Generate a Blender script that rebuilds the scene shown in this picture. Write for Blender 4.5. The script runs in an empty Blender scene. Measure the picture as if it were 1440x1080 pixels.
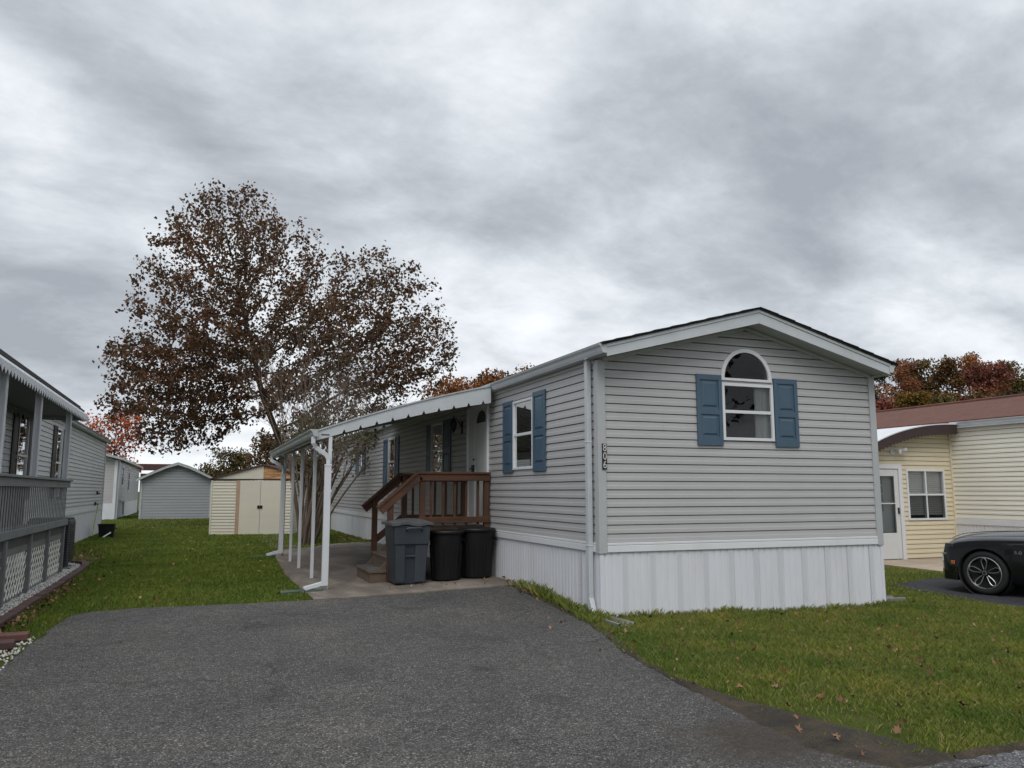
import bpy, bmesh, math, random
import numpy as np
from mathutils import Vector, Matrix
random.seed(7); rng = np.random.default_rng(7)
scn = bpy.context.scene; COL = scn.collection
R = math.radians
CAM = np.array([-4.751, -9.141, 1.58]); YAW = R(21.25); PITCH = R(7.643); FPX = 1123.7
FW = np.array([math.sin(YAW)*math.cos(PITCH), math.cos(YAW)*math.cos(PITCH), math.sin(PITCH)])
RT = np.array([math.cos(YAW), -math.sin(YAW), 0.0]); UP = np.cross(RT, FW)
def rayd(px, py): return RT*((px-720)/FPX) - UP*((py-540)/FPX) + FW
def at(px, py, depth): return CAM + rayd(px, py)*depth          # point seen at a photo position, a chosen distance away
def ssn(a, b, x):
    t = np.clip((np.asarray(x, float)-a)/(b-a), 0, 1); return t*t*(3-2*t)
def hgt(x, y):
    return ssn(0, 2.8, y)*(0.04+0.09*ssn(-3, 0, x)*(1-ssn(0, 4.6, x))) - 0.07*ssn(0, 4.6, x)
# ---------------------------------------------------------------- materials
def nd(nt, t, **kw):
    n = nt.nodes.new(t)
    for k, v in kw.items(): setattr(n, k, v)
    return n
def newmat(name):
    m = bpy.data.materials.new(name); m.use_nodes = True; nt = m.node_tree
    return m, nt, nt.nodes['Principled BSDF'], nt.links
def ramp(nt, stops, interp='LINEAR'):
    r = nd(nt, 'ShaderNodeValToRGB'); cr = r.color_ramp; cr.interpolation = interp
    while len(cr.elements) > 1: cr.elements.remove(cr.elements[-1])
    for i, (p, c) in enumerate(stops):
        e = cr.elements[0] if i == 0 else cr.elements.new(p)
        e.position = p; e.color = (c[0], c[1], c[2], 1)
    return r
def noise(nt, vec, scale, detail=5, rough=.55, dist=0):
    n = nd(nt, 'ShaderNodeTexNoise'); n.inputs['Scale'].default_value = scale
    n.inputs['Detail'].default_value = detail; n.inputs['Roughness'].default_value = rough
    n.inputs['Distortion'].default_value = dist
    nt.links.new(vec, n.inputs['Vector']); return n
def objvec(nt, sc=(1, 1, 1), rot=(0, 0, 0)):
    t = nd(nt, 'ShaderNodeTexCoord'); mp = nd(nt, 'ShaderNodeMapping')
    mp.inputs['Scale'].default_value = sc; mp.inputs['Rotation'].default_value = rot
    nt.links.new(t.outputs['Object'], mp.inputs['Vector']); return mp.outputs['Vector']
def mixc(nt, fac, a, b, mode='MIX'):
    m = nd(nt, 'ShaderNodeMix', data_type='RGBA', blend_type=mode)
    for sock, v in ((m.inputs[0], fac), (m.inputs[6], a), (m.inputs[7], b)):
        if isinstance(v, (int, float)): sock.default_value = v
        elif isinstance(v, tuple): sock.default_value = (v[0], v[1], v[2], 1)
        else: nt.links.new(v, sock)
    return m.outputs[2]
def bump(nt, bs, h, strength, dist=.01):
    b = nd(nt, 'ShaderNodeBump'); b.inputs['Strength'].default_value = strength; b.inputs['Distance'].default_value = dist
    nt.links.new(h, b.inputs['Height']); nt.links.new(b.outputs['Normal'], bs.inputs['Normal'])
def M(name, col, rough=.6, var=.12, scale=(3, 3, 3), fine=0, metal=0, spec=.5, bmp=0, bscale=40, dirt=None, dirtamt=.3, coat=0):
    m, nt, bs, lk = newmat(name)
    v = objvec(nt, scale); n = noise(nt, v, 1.0, 6, .6)
    c0 = tuple(x*(1-var) for x in col); c1 = tuple(min(1, x*(1+var)) for x in col)
    out = ramp(nt, [(.3, c0), (.7, c1)]); lk.new(n.outputs['Fac'], out.inputs['Fac']); c = out.outputs['Color']
    if dirt:
        n2 = noise(nt, objvec(nt, (2.2, 2.2, .7)), 1.0, 8, .65)
        r2 = ramp(nt, [(.48, (0, 0, 0)), (.75, (dirtamt,)*3)]); lk.new(n2.outputs['Fac'], r2.inputs['Fac'])
        c = mixc(nt, r2.outputs['Color'], c, dirt)
    if fine:
        n3 = noise(nt, objvec(nt), 220, 2)
        r3 = ramp(nt, [(.3, (1-fine,)*3), (.7, (1+fine,)*3)]); lk.new(n3.outputs['Fac'], r3.inputs['Fac'])
        c = mixc(nt, 1.0, c, r3.outputs['Color'], 'MULTIPLY')
    lk.new(c, bs.inputs['Base Color'])
    bs.inputs['Roughness'].default_value = rough; bs.inputs['Metallic'].default_value = metal
    bs.inputs['Specular IOR Level'].default_value = spec; bs.inputs['Coat Weight'].default_value = coat
    bs.inputs['Coat Roughness'].default_value = .03
    if bmp: bump(nt, bs, noise(nt, objvec(nt), bscale, 4).outputs['Fac'], bmp)
    return m
def M_wood(name, c0, c1, axis=0, rough=.75):
    m, nt, bs, lk = newmat(name)
    sc = [28, 28, 28]; sc[axis] = 1.6
    n = noise(nt, objvec(nt, tuple(sc)), 1.0, 6, .65, .4)
    r = ramp(nt, [(.28, c0), (.55, c1), (.75, tuple(x*.7 for x in c1))]); lk.new(n.outputs['Fac'], r.inputs['Fac'])
    n2 = noise(nt, objvec(nt, (2, 2, 2)), 1, 4); r2 = ramp(nt, [(.35, (.7, .7, .7)), (.7, (1.15, 1.12, 1.08))]); lk.new(n2.outputs['Fac'], r2.inputs['Fac'])
    lk.new(mixc(nt, 1.0, r.outputs['Color'], r2.outputs['Color'], 'MULTIPLY'), bs.inputs['Base Color'])
    bs.inputs['Roughness'].default_value = rough; bump(nt, bs, n.outputs['Fac'], .25, .004); return m
def M_rand(name, cols, rough=.7, clump=None, trans=0.0, spec=.25):
    m, nt, bs, lk = newmat(name)
    g = nd(nt, 'ShaderNodeNewGeometry')
    r = ramp(nt, [((i+.0)/max(1, len(cols)-1), c) for i, c in enumerate(cols)]); lk.new(g.outputs['Random Per Island'], r.inputs['Fac'])
    c = r.outputs['Color']
    if clump:
        sc, lo, hi = clump
        n = noise(nt, objvec(nt), sc, 3); r2 = ramp(nt, [(.35, lo), (.65, hi)]); lk.new(n.outputs['Fac'], r2.inputs['Fac'])
        c = mixc(nt, 1.0, c, r2.outputs['Color'], 'MULTIPLY')
    lk.new(c, bs.inputs['Base Color']); bs.inputs['Roughness'].default_value = rough; bs.inputs['Specular IOR Level'].default_value = spec
    if trans:
        t = nd(nt, 'ShaderNodeBsdfTranslucent'); lk.new(c, t.inputs['Color']); mx = nd(nt, 'ShaderNodeMixShader'); mx.inputs[0].default_value = trans
        lk.new(bs.outputs[0], mx.inputs[1]); lk.new(t.outputs[0], mx.inputs[2]); lk.new(mx.outputs[0], nt.nodes['Material Output'].inputs['Surface'])
    return m
def M_glass(name, tint=(.85, .9, .9), refl=1.0):
    m, nt, bs, lk = newmat(name); nt.nodes.remove(bs)
    t = nd(nt, 'ShaderNodeBsdfTransparent'); t.inputs['Color'].default_value = (*tint, 1)
    g = nd(nt, 'ShaderNodeBsdfGlossy'); g.inputs['Roughness'].default_value = .015
    n = noise(nt, objvec(nt, (1.5, 1.5, 1.5)), 1, 2); b = nd(nt, 'ShaderNodeBump'); b.inputs['Strength'].default_value = .04; b.inputs['Distance'].default_value = .05
    lk.new(n.outputs['Fac'], b.inputs['Height']); lk.new(b.outputs['Normal'], g.inputs['Normal'])
    f = nd(nt, 'ShaderNodeFresnel'); f.inputs['IOR'].default_value = 1.5
    ma = nd(nt, 'ShaderNodeMath', operation='MULTIPLY_ADD'); ma.inputs[1].default_value = 1.15*refl; ma.inputs[2].default_value = .0
    lk.new(f.outputs[0], ma.inputs[0]); mx = nd(nt, 'ShaderNodeMixShader'); lk.new(ma.outputs[0], mx.inputs[0])
    lk.new(t.outputs[0], mx.inputs[1]); lk.new(g.outputs[0], mx.inputs[2]); lk.new(mx.outputs[0], nt.nodes['Material Output'].inputs['Surface']); return m
def M_siding(name, col, dirt):
    return M(name, col, .42, .05, (.6, .6, 2.5), dirt=dirt, dirtamt=.16, spec=.35, bmp=.06, bscale=60)
m_sid = M_siding('grey_vinyl', (.43, .425, .428), (.34, .33, .32))
m_sidb = M_siding('pale_grey_vinyl', (.52, .53, .53), (.37, .38, .38))
m_cream = M_siding('cream_vinyl', (.67, .595, .43), (.54, .47, .33))
m_creamp = M_siding('faded_cream_vinyl', (.80, .77, .67), (.62, .59, .49))
m_creamb = M_siding('pale_cream_metal', (.60, .57, .47), (.47, .42, .33))
m_shedg = M_siding('shed_grey_vinyl', (.30, .315, .33), (.24, .25, .25))
m_white = M('white_vinyl', (.68, .69, .71), .4, .04, (1, 1, 3), dirt=(.5, .5, .47), dirtamt=.25, spec=.4)
m_skirt = M('white_skirting', (.66, .67, .71), .45, .05, (2, 2, .6), dirt=(.45, .44, .40), dirtamt=.25, spec=.4)
m_trim = M('grey_trim', (.42, .435, .445), .45, .05, (1, 1, 3), dirt=(.33, .33, .32), dirtamt=.25)
m_fasc = M('fascia_paint', (.50, .53, .55), .5, .06, (2, 2, 5), dirt=(.37, .37, .35), dirtamt=.35)
m_soff = M('soffit_vinyl', (.46, .46, .45), .6, .05)
m_alum = M('white_aluminium', (.64, .66, .69), .38, .05, (2, 2, 2), dirt=(.45, .45, .43), dirtamt=.3)
m_alumg = M('weathered_aluminium', (.42, .44, .45), .45, .1, (3, 3, 3), dirt=(.25, .25, .24), dirtamt=.4)
m_blue = M('blue_shutter_paint', (.056, .102, .150), .45, .06, (3, 3, 3), dirt=(.10, .135, .195), dirtamt=.35, bmp=.1, bscale=150)
m_black = M('black_plastic', (.007, .0072, .008), .5, .2, (4, 4, 4), dirt=(.022, .022, .022), dirtamt=.3, bmp=.1, bscale=90, spec=.3)
m_blk2 = M('black_metal', (.012, .012, .013), .5, .2)
m_bin = M('blue_grey_plastic', (.033, .042, .054), .5, .08, (4, 4, 4), dirt=(.075, .085, .092), dirtamt=.4, bmp=.12, bscale=120)
m_lid = M('weathered_lid_plastic', (.075, .08, .085), .5, .25, (14, 6, 6), dirt=(.12, .12, .12), dirtamt=.5)
m_glass = M_glass('window_glass'); m_glassr = M_glass('reflective_window_glass', (.55, .58, .58), 2.2)
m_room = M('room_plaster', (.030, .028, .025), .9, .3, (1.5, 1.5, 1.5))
m_curt = M('curtain_cloth', (.80, .79, .76), .9, .06, (8, 8, 2))
m_blind = M('window_blind', (.78, .78, .76), .7, .05, (1, 1, 12))
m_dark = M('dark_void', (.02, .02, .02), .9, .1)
m_shing = M('dark_shingle', (.035, .034, .034), .95, .3, (12, 12, 12), bmp=.5, bscale=60)
m_redroof = M('brown_shingle', (.120, .050, .036), .95, .22, (3, 9, 9), fine=.25, dirt=(.06, .035, .032), dirtamt=.5, bmp=.6, bscale=35)
m_brown = M('brown_aluminium', (.040, .024, .022), .5, .15)
m_brown2 = M('red_brown_fascia', (.085, .035, .030), .6, .15)
m_woodx = M_wood('stained_wood', (.038, .016, .007), (.092, .040, .019), 0)
m_woodz = M_wood('stained_wood_upright', (.036, .015, .007), (.086, .037, .018), 2)
m_woodo = M_wood('weathered_wood', (.075, .052, .036), (.150, .105, .074), 1)
m_matt = M('grey_tread_mat', (.085, .09, .095), .9, .25, (6, 6, 6), fine=.3)
m_deckg = M('grey_deck_paint', (.175, .18, .185), .6, .1, (3, 3, 9), dirt=(.07, .07, .07), dirtamt=.4)
m_deckd = M('dark_deck_paint', (.065, .07, .076), .6, .15, (3, 3, 9))
m_latt = M('cream_lattice', (.78, .76, .69), .5, .08)
m_door = M('white_door_paint', (.62, .63, .63), .4, .03)
m_green = M('green_plastic', (.050, .085, .072), .5, .15, dirt=(.10, .12, .11), dirtamt=.4)
m_gplas = M('grey_plastic', (.20, .21, .21), .5, .1, dirt=(.12, .12, .11), dirtamt=.4)
m_peach = M('tan_trim_paint', (.40, .26, .18), .6, .08)
m_edge = M('red_brown_edging', (.075, .040, .036), .85, .25, (5, 5, 5), fine=.25, bmp=.5, bscale=50)
m_brick = M('paving_brick', (.13, .060, .050), .9, .25, (5, 5, 5), fine=.3, bmp=.5, bscale=70)
m_silver = M('silver_metal', (.62, .62, .61), .3, .04, metal=1)
m_numtile = M('black_enamel', (.010, .010, .011), .3, .1)
m_bark = M('grey_brown_bark', (.085, .066, .052), .9, .3, (3, 3, .8), fine=.3, bmp=.8, bscale=18)
m_bark2 = M('tan_stem_bark', (.150, .110, .085), .85, .3, (5, 5, 1.2), fine=.25, bmp=.4, bscale=25)
m_barkd = M('dark_bark', (.050, .040, .034), .95, .3, (2, 2, .6))
m_tyre = M('tyre_rubber', (.012, .012, .012), .8, .2, fine=.2)
m_paint = M('black_car_paint', (.0022, .0034, .0050), .16, .1, spec=.5, coat=.75)
m_amber = M('amber_lens', (.45, .14, .03), .25, .1)
m_lens = M('dark_lens', (.03, .032, .035), .1, .1, spec=.8)
m_hose = M('yellow_green_hose', (.30, .34, .06), .5, .1)
# rust panel on the metal shed
m_rust, _nt, _bs, _lk = newmat('rusty_panel')
_n = noise(_nt, objvec(_nt, (1.2, 1, 9)), 1.6, 7, .7, .6); _r = ramp(_nt, [(.30, (.52, .47, .36)), (.45, (.50, .30, .14)), (.58, (.27, .095, .025)), (.75, (.42, .20, .07))])
_lk.new(_n.outputs['Fac'], _r.inputs['Fac']); _lk.new(_r.outputs['Color'], _bs.inputs['Base Color']); _bs.inputs['Roughness'].default_value = .75
# perforated vent strip in the skirting
m_vent, _nt, _bs, _lk = newmat('perforated_vinyl')
_v = nd(_nt, 'ShaderNodeTexVoronoi'); _v.inputs['Scale'].default_value = 62; _v.inputs['Randomness'].default_value = .15; _lk.new(objvec(_nt, (1, 1, 1), (.3, .5, .785)), _v.inputs['Vector'])
_r = ramp(_nt, [(.21, (.19, .19, .22)), (.38, (.63, .64, .67))]); _lk.new(_v.outputs['Distance'], _r.inputs['Fac']); _lk.new(_r.outputs['Color'], _bs.inputs['Base Color']); _bs.inputs['Roughness'].default_value = .5
# asphalt
def M_asphalt(name, c, dirt_at=None, chip=1.0):
    m, nt, bs, lk = newmat(name); v = objvec(nt)
    vo = nd(nt, 'ShaderNodeTexVoronoi'); vo.inputs['Scale'].default_value = 118; lk.new(v, vo.inputs['Vector'])
    sep = nd(nt, 'ShaderNodeSeparateColor'); lk.new(vo.outputs['Color'], sep.inputs[0])
    r = ramp(nt, [(0, tuple(x*.36 for x in c)), (.4, tuple(x*.80 for x in c)), (.75, tuple(x*1.35 for x in c)), (.93, tuple(x*1.85 for x in c)), (1, tuple(x*(1.95+2.2*chip) for x in c))])
    lk.new(sep.outputs[0], r.inputs['Fac'])
    n1 = noise(nt, v, .7, 7, .62); r1 = ramp(nt, [(.32, (.66, .66, .68)), (.44, (.92, .92, .93)), (.55, (1.02, 1.01, 1)), (.70, (1.30, 1.26, 1.22))]); lk.new(n1.outputs['Fac'], r1.inputs['Fac'])
    n2 = noise(nt, v, 13, 4, .6); r2 = ramp(nt, [(.3, (.78, .78, .78)), (.7, (1.2, 1.2, 1.2))]); lk.new(n2.outputs['Fac'], r2.inputs['Fac'])
    col = mixc(nt, 1.0, mixc(nt, 1.0, r.outputs['Color'], r1.outputs['Color'], 'MULTIPLY'), r2.outputs['Color'], 'MULTIPLY')
    if dirt_at:
        for (x, y, rad, dc) in dirt_at:
            vm = nd(nt, 'ShaderNodeVectorMath', operation='DISTANCE'); lk.new(v, vm.inputs[0]); vm.inputs[1].default_value = (x, y, 0)
            nn = noise(nt, v, 3.5, 8, .7)
            ma = nd(nt, 'ShaderNodeMath', operation='MULTIPLY_ADD'); ma.inputs[1].default_value = 1.6*rad; lk.new(nn.outputs['Fac'], ma.inputs[0]); lk.new(vm.outputs['Value'], ma.inputs[2])
            mr = nd(nt, 'ShaderNodeMapRange'); mr.inputs[1].default_value = 1.2*rad; mr.inputs[2].default_value = 2.0*rad; mr.inputs[3].default_value = .88; mr.inputs[4].default_value = 0; lk.new(ma.outputs[0], mr.inputs[0])
            nb = noise(nt, v, 40, 4, .7); rb = ramp(nt, [(.3, tuple(x*.5 for x in dc)), (.7, tuple(x*1.5 for x in dc))]); lk.new(nb.outputs['Fac'], rb.inputs['Fac'])
            col = mixc(nt, mr.outputs[0], col, rb.outputs['Color'])
    # hairline cracks and a few darker old oil drips
    nw = noise(nt, v, 1.8, 4, .6); va = nd(nt, 'ShaderNodeVectorMath', operation='ADD'); sc2 = nd(nt, 'ShaderNodeVectorMath', operation='SCALE'); sc2.inputs['Scale'].default_value = .55; lk.new(nw.outputs['Color'], sc2.inputs[0]); lk.new(v, va.inputs[0]); lk.new(sc2.outputs[0], va.inputs[1])
    ve = nd(nt, 'ShaderNodeTexVoronoi', feature='DISTANCE_TO_EDGE'); ve.inputs['Scale'].default_value = .42; lk.new(va.outputs[0], ve.inputs['Vector'])
    rc = ramp(nt, [(.0, (.42, .42, .42)), (.0035, (.6, .6, .6)), (.007, (1, 1, 1))]); lk.new(ve.outputs['Distance'], rc.inputs['Fac'])
    nm = noise(nt, v, .45, 3); rm_ = ramp(nt, [(.48, (0, 0, 0)), (.56, (.8, .8, .8))]); lk.new(nm.outputs['Fac'], rm_.inputs['Fac']); col = mixc(nt, rm_.outputs['Color'], col, mixc(nt, 1.0, col, rc.outputs['Color'], 'MULTIPLY'))
    no = noise(nt, v, 1.15, 3, .4); ro = ramp(nt, [(.67, (1, 1, 1)), (.74, (.62, .61, .6))]); lk.new(no.outputs['Fac'], ro.inputs['Fac']); col = mixc(nt, 1.0, col, ro.outputs['Color'], 'MULTIPLY')
    lk.new(col, bs.inputs['Base Color']); bs.inputs['Roughness'].default_value = .9; bs.inputs['Specular IOR Level'].default_value = .3
    bump(nt, bs, vo.outputs['Distance'], .75, .012); return m
m_asph = M_asphalt('driveway_asphalt', (.080, .0765, .073), [(-1.35, -4.75, .55, (.050, .040, .031))])
m_asph2 = M_asphalt('road_asphalt', (.115, .115, .120))
m_asph3 = M_asphalt('neighbour_asphalt', (.038, .038, .044), None, .5)
m_conc, _nt, _bs, _lk = newmat('stained_concrete'); _v = objvec(_nt)
_n = noise(_nt, objvec(_nt, (1, .45, 1), (0, 0, .5)), 1.3, 8, .65, .5); _r = ramp(_nt, [(.3, (.085, .070, .058)), (.5, (.145, .120, .098)), (.70, (.27, .235, .195))]); _lk.new(_n.outputs['Fac'], _r.inputs['Fac'])
_n2 = noise(_nt, _v, 90, 3); _r2 = ramp(_nt, [(.3, (.82, .82, .82)), (.7, (1.15, 1.15, 1.15))]); _lk.new(_n2.outputs['Fac'], _r2.inputs['Fac'])
_lk.new(mixc(_nt, 1.0, _r.outputs['Color'], _r2.outputs['Color'], 'MULTIPLY'), _bs.inputs['Base Color']); _bs.inputs['Roughness'].default_value = .9; bump(_nt, _bs, _n2.outputs['Fac'], .3, .004)
m_conc2 = M('tan_concrete', (.36, .29, .22), .9, .15, (1.5, 1.5, 1.5), fine=.15)
# soil under the grass: green thatch with brown worn places (along the asphalt and road edges and at the driveway corner)
m_lawn, _nt, _bs, _lk = newmat('lawn_soil'); _v = objvec(_nt)
_n = noise(_nt, _v, .9, 8, .65); _r = ramp(_nt, [(.32, (.034, .050, .010)), (.5, (.055, .074, .016)), (.66, (.092, .084, .030))]); _lk.new(_n.outputs['Fac'], _r.inputs['Fac'])
_n2 = noise(_nt, _v, 45, 5, .7); _r2 = ramp(_nt, [(.3, (.5, .5, .5)), (.7, (1.5, 1.45, 1.3))]); _lk.new(_n2.outputs['Fac'], _r2.inputs['Fac'])
_c = mixc(_nt, 1.0, _r.outputs['Color'], _r2.outputs['Color'], 'MULTIPLY')
for (x, y, rad, dc) in []:
    _vm = nd(_nt, 'ShaderNodeVectorMath', operation='DISTANCE'); _lk.new(_v, _vm.inputs[0]); _vm.inputs[1].default_value = (x, y, 0)
    _mr = nd(_nt, 'ShaderNodeMapRange'); _mr.inputs[1].default_value = rad*.5; _mr.inputs[2].default_value = rad*1.1; _mr.inputs[3].default_value = .9; _mr.inputs[4].default_value = 0; _lk.new(_vm.outputs['Value'], _mr.inputs[0])
    _c = mixc(_nt, _mr.outputs[0], _c, dc)
_lk.new(_c, _bs.inputs['Base Color']); _bs.inputs['Roughness'].default_value = 1; _bs.inputs['Specular IOR Level'].default_value = .1; bump(_nt, _bs, _n2.outputs['Fac'], .8, .02)
m_soil, _nt, _bs, _lk = newmat('bare_soil_dirt'); _v = objvec(_nt)
_n = noise(_nt, _v, 2.6, 9, .68, .4); _r = ramp(_nt, [(.30, (.022, .018, .014)), (.46, (.048, .038, .026)), (.60, (.085, .064, .040)), (.75, (.130, .100, .060))]); _lk.new(_n.outputs['Fac'], _r.inputs['Fac'])
_n2 = noise(_nt, _v, 70, 5, .75); _r2 = ramp(_nt, [(.3, (.4, .4, .4)), (.7, (1.6, 1.55, 1.5))]); _lk.new(_n2.outputs['Fac'], _r2.inputs['Fac'])
_lk.new(mixc(_nt, 1.0, _r.outputs['Color'], _r2.outputs['Color'], 'MULTIPLY'), _bs.inputs['Base Color']); _bs.inputs['Roughness'].default_value = 1; bump(_nt, _bs, _n2.outputs['Fac'], 1, .03)
m_under_shade = M('awning_underside_shade', (.10, .105, .105), .6, .1)  # dark tone puts the shade under the porch awning into the colour
m_gravb = M('gravel_bed_stone', (.34, .33, .31), .9, .3, (30, 30, 30), fine=.3, bmp=.8, bscale=40)
# ---------------------------------------------------------------- mesh helpers
ORG = {}
class MB:
    def __init__(s): s.v = []; s.f = []
    def add(s, vs, fs):
        b = len(s.v); s.v.extend([tuple(p) for p in vs]); s.f.extend([tuple(i+b for i in f) for f in fs])
    def quad(s, a, b, c, d): s.add([a, b, c, d], [(0, 1, 2, 3)])
    def poly(s, pts): s.add(pts, [tuple(range(len(pts)))])
    def box(s, x0, x1, y0, y1, z0, z1):
        s.add([(x0,y0,z0),(x1,y0,z0),(x1,y1,z0),(x0,y1,z0),(x0,y0,z1),(x1,y0,z1),(x1,y1,z1),(x0,y1,z1)],
              [(0,3,2,1),(4,5,6,7),(0,1,5,4),(1,2,6,5),(2,3,7,6),(3,0,4,7)])
    def hexa(s, p): s.add(p, [(0,3,2,1),(4,5,6,7),(0,1,5,4),(1,2,6,5),(2,3,7,6),(3,0,4,7)])
    def beam(s, a, b, w, h, up=(0, 0, 1)):                         # bar from a to b, width w sideways, height h
        a = Vector(a); b = Vector(b); d = (b-a).normalized(); u = Vector(up); sd = d.cross(u).normalized()*(w/2); uu = sd.cross(d).normalized()*(h/2)
        s.hexa([a-sd-uu, a+sd-uu, b+sd-uu, b-sd-uu, a-sd+uu, a+sd+uu, b+sd+uu, b-sd+uu])
    def prism(s, pts, off):                                        # polygon in 3-D pushed along off
        n = len(pts); o = Vector(off); q = [Vector(p) for p in pts]
        s.add(q+[p+o for p in q], [tuple(range(n))[::-1], tuple(range(n, 2*n))]+[(i, (i+1) % n, (i+1) % n+n, i+n) for i in range(n)])
    def tube(s, path, rad, n=8, cap=True, flat=1.0):
        P = [Vector(p) for p in path]; rad = rad if isinstance(rad, (list, tuple)) else [rad]*len(P); vs = []; ref = None
        for i, p in enumerate(P):
            d = (P[min(i+1, len(P)-1)]-P[max(i-1, 0)]).normalized()
            if ref is None: ref = Vector((0, 0, 1)) if abs(d.z) < .9 else Vector((1, 0, 0))
            x = d.cross(ref).normalized(); y = x.cross(d).normalized(); ref = y
            for k in range(n):
                a = 2*math.pi*(k+.5)/n; vs.append(p+x*math.cos(a)*rad[i]+y*math.sin(a)*rad[i]*flat)
        fs = [(i*n+k, i*n+(k+1) % n, (i+1)*n+(k+1) % n, (i+1)*n+k) for i in range(len(P)-1) for k in range(n)]
        if cap: fs += [tuple(range(n))[::-1], tuple(range((len(P)-1)*n, len(P)*n))]
        s.add(vs, fs)
    def lathe(s, prof, c, axis='z', n=32, a0=0):                   # prof: (radius, along)
        vs = []
        for r, t in prof:
            for k in range(n):
                a = 2*math.pi*k/n+a0; u, w = r*math.cos(a), r*math.sin(a)
                vs.append((c[0]+u, c[1]+w, c[2]+t) if axis == 'z' else ((c[0]+t, c[1]+u, c[2]+w) if axis == 'x' else (c[0]+w, c[1]+t, c[2]+u)))
        s.add(vs, [(i*n+k, i*n+(k+1) % n, (i+1)*n+(k+1) % n, (i+1)*n+k) for i in range(len(prof)-1) for k in range(n)])
    def grid(s, rows):
        m = len(rows[0]); s.add([p for r in rows for p in r], [(i*m+j, i*m+j+1, (i+1)*m+j+1, (i+1)*m+j) for i in range(len(rows)-1) for j in range(m-1)])
    def build(s, name, mat, parent=None, bevel=0, smooth=None, recalc=False, seg=2):
        org = ORG[parent.name] if parent else None
        vs = s.v if org is None else [(p[0]-org[0], p[1]-org[1], p[2]-org[2]) for p in s.v]
        me = bpy.data.meshes.new(name); me.from_pydata(vs, [], s.f); me.update()
        if recalc or bevel:
            bm = bmesh.new(); bm.from_mesh(me); bmesh.ops.recalc_face_normals(bm, faces=bm.faces); bm.to_mesh(me); bm.free()
        o = bpy.data.objects.new(name, me); COL.objects.link(o); me.materials.append(mat)
        if smooth is not None:
            me.polygons.foreach_set('use_smooth', [True]*len(me.polygons))
            if smooth: me.set_sharp_from_angle(angle=R(smooth))
        if bevel:
            b = o.modifiers.new('bevel', 'BEVEL'); b.width = bevel; b.segments = seg; b.limit_method = 'ANGLE'; b.angle_limit = R(40); b.harden_normals = False
        if parent: o.parent = parent; ORG[o.name] = org
        else: ORG[o.name] = (0, 0, 0)
        return o
def npmesh(name, V, F, mat, parent=None, smooth=False):            # F: (n,3) or (n,4)
    V = np.asarray(V, np.float32); F = np.asarray(F, np.int32)
    if parent: V = V-np.array(ORG[parent.name], np.float32)
    me = bpy.data.meshes.new(name); k = F.shape[1]
    me.vertices.add(len(V)); me.vertices.foreach_set('co', V.ravel())
    me.loops.add(F.size); me.loops.foreach_set('vertex_index', F.ravel())
    me.polygons.add(len(F)); me.polygons.foreach_set('loop_start', np.arange(0, F.size, k, dtype=np.int32)); me.polygons.foreach_set('loop_total', np.full(len(F), k, np.int32))
    if smooth: me.polygons.foreach_set('use_smooth', np.ones(len(F), bool))
    me.update(calc_edges=True); me.validate(); me.materials.append(mat)
    o = bpy.data.objects.new(name, me); COL.objects.link(o)
    if parent: o.parent = parent; ORG[o.name] = ORG[parent.name]
    else: ORG[o.name] = (0, 0, 0)
    return o
def thing(name, label, cat, loc, group=None):
    o = bpy.data.objects.new(name, None); COL.objects.link(o); o.location = loc; o.empty_display_size = .3
    o['label'] = label; o['category'] = cat
    if group: o['group'] = group
    ORG[o.name] = tuple(loc); return o
def tag(o, label, cat, group=None):
    o['label'] = label; o['category'] = cat
    if group: o['group'] = group
    return o
def structure(o): o['kind'] = 'structure'; return o
def stuff(o, label, cat): o['kind'] = 'stuff'; o['label'] = label; o['category'] = cat; return o
def text_mesh(body, size, depth):
    cu = bpy.data.curves.new('lettering', 'FONT'); cu.body = body; cu.size = size; cu.extrude = depth/2; cu.align_x = 'CENTER'; cu.align_y = 'CENTER'
    ob = bpy.data.objects.new('lettering', cu); COL.objects.link(ob); dg = bpy.context.evaluated_depsgraph_get()
    me = bpy.data.meshes.new_from_object(ob.evaluated_get(dg)); bpy.data.objects.remove(ob); bpy.data.curves.remove(cu); return me
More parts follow.
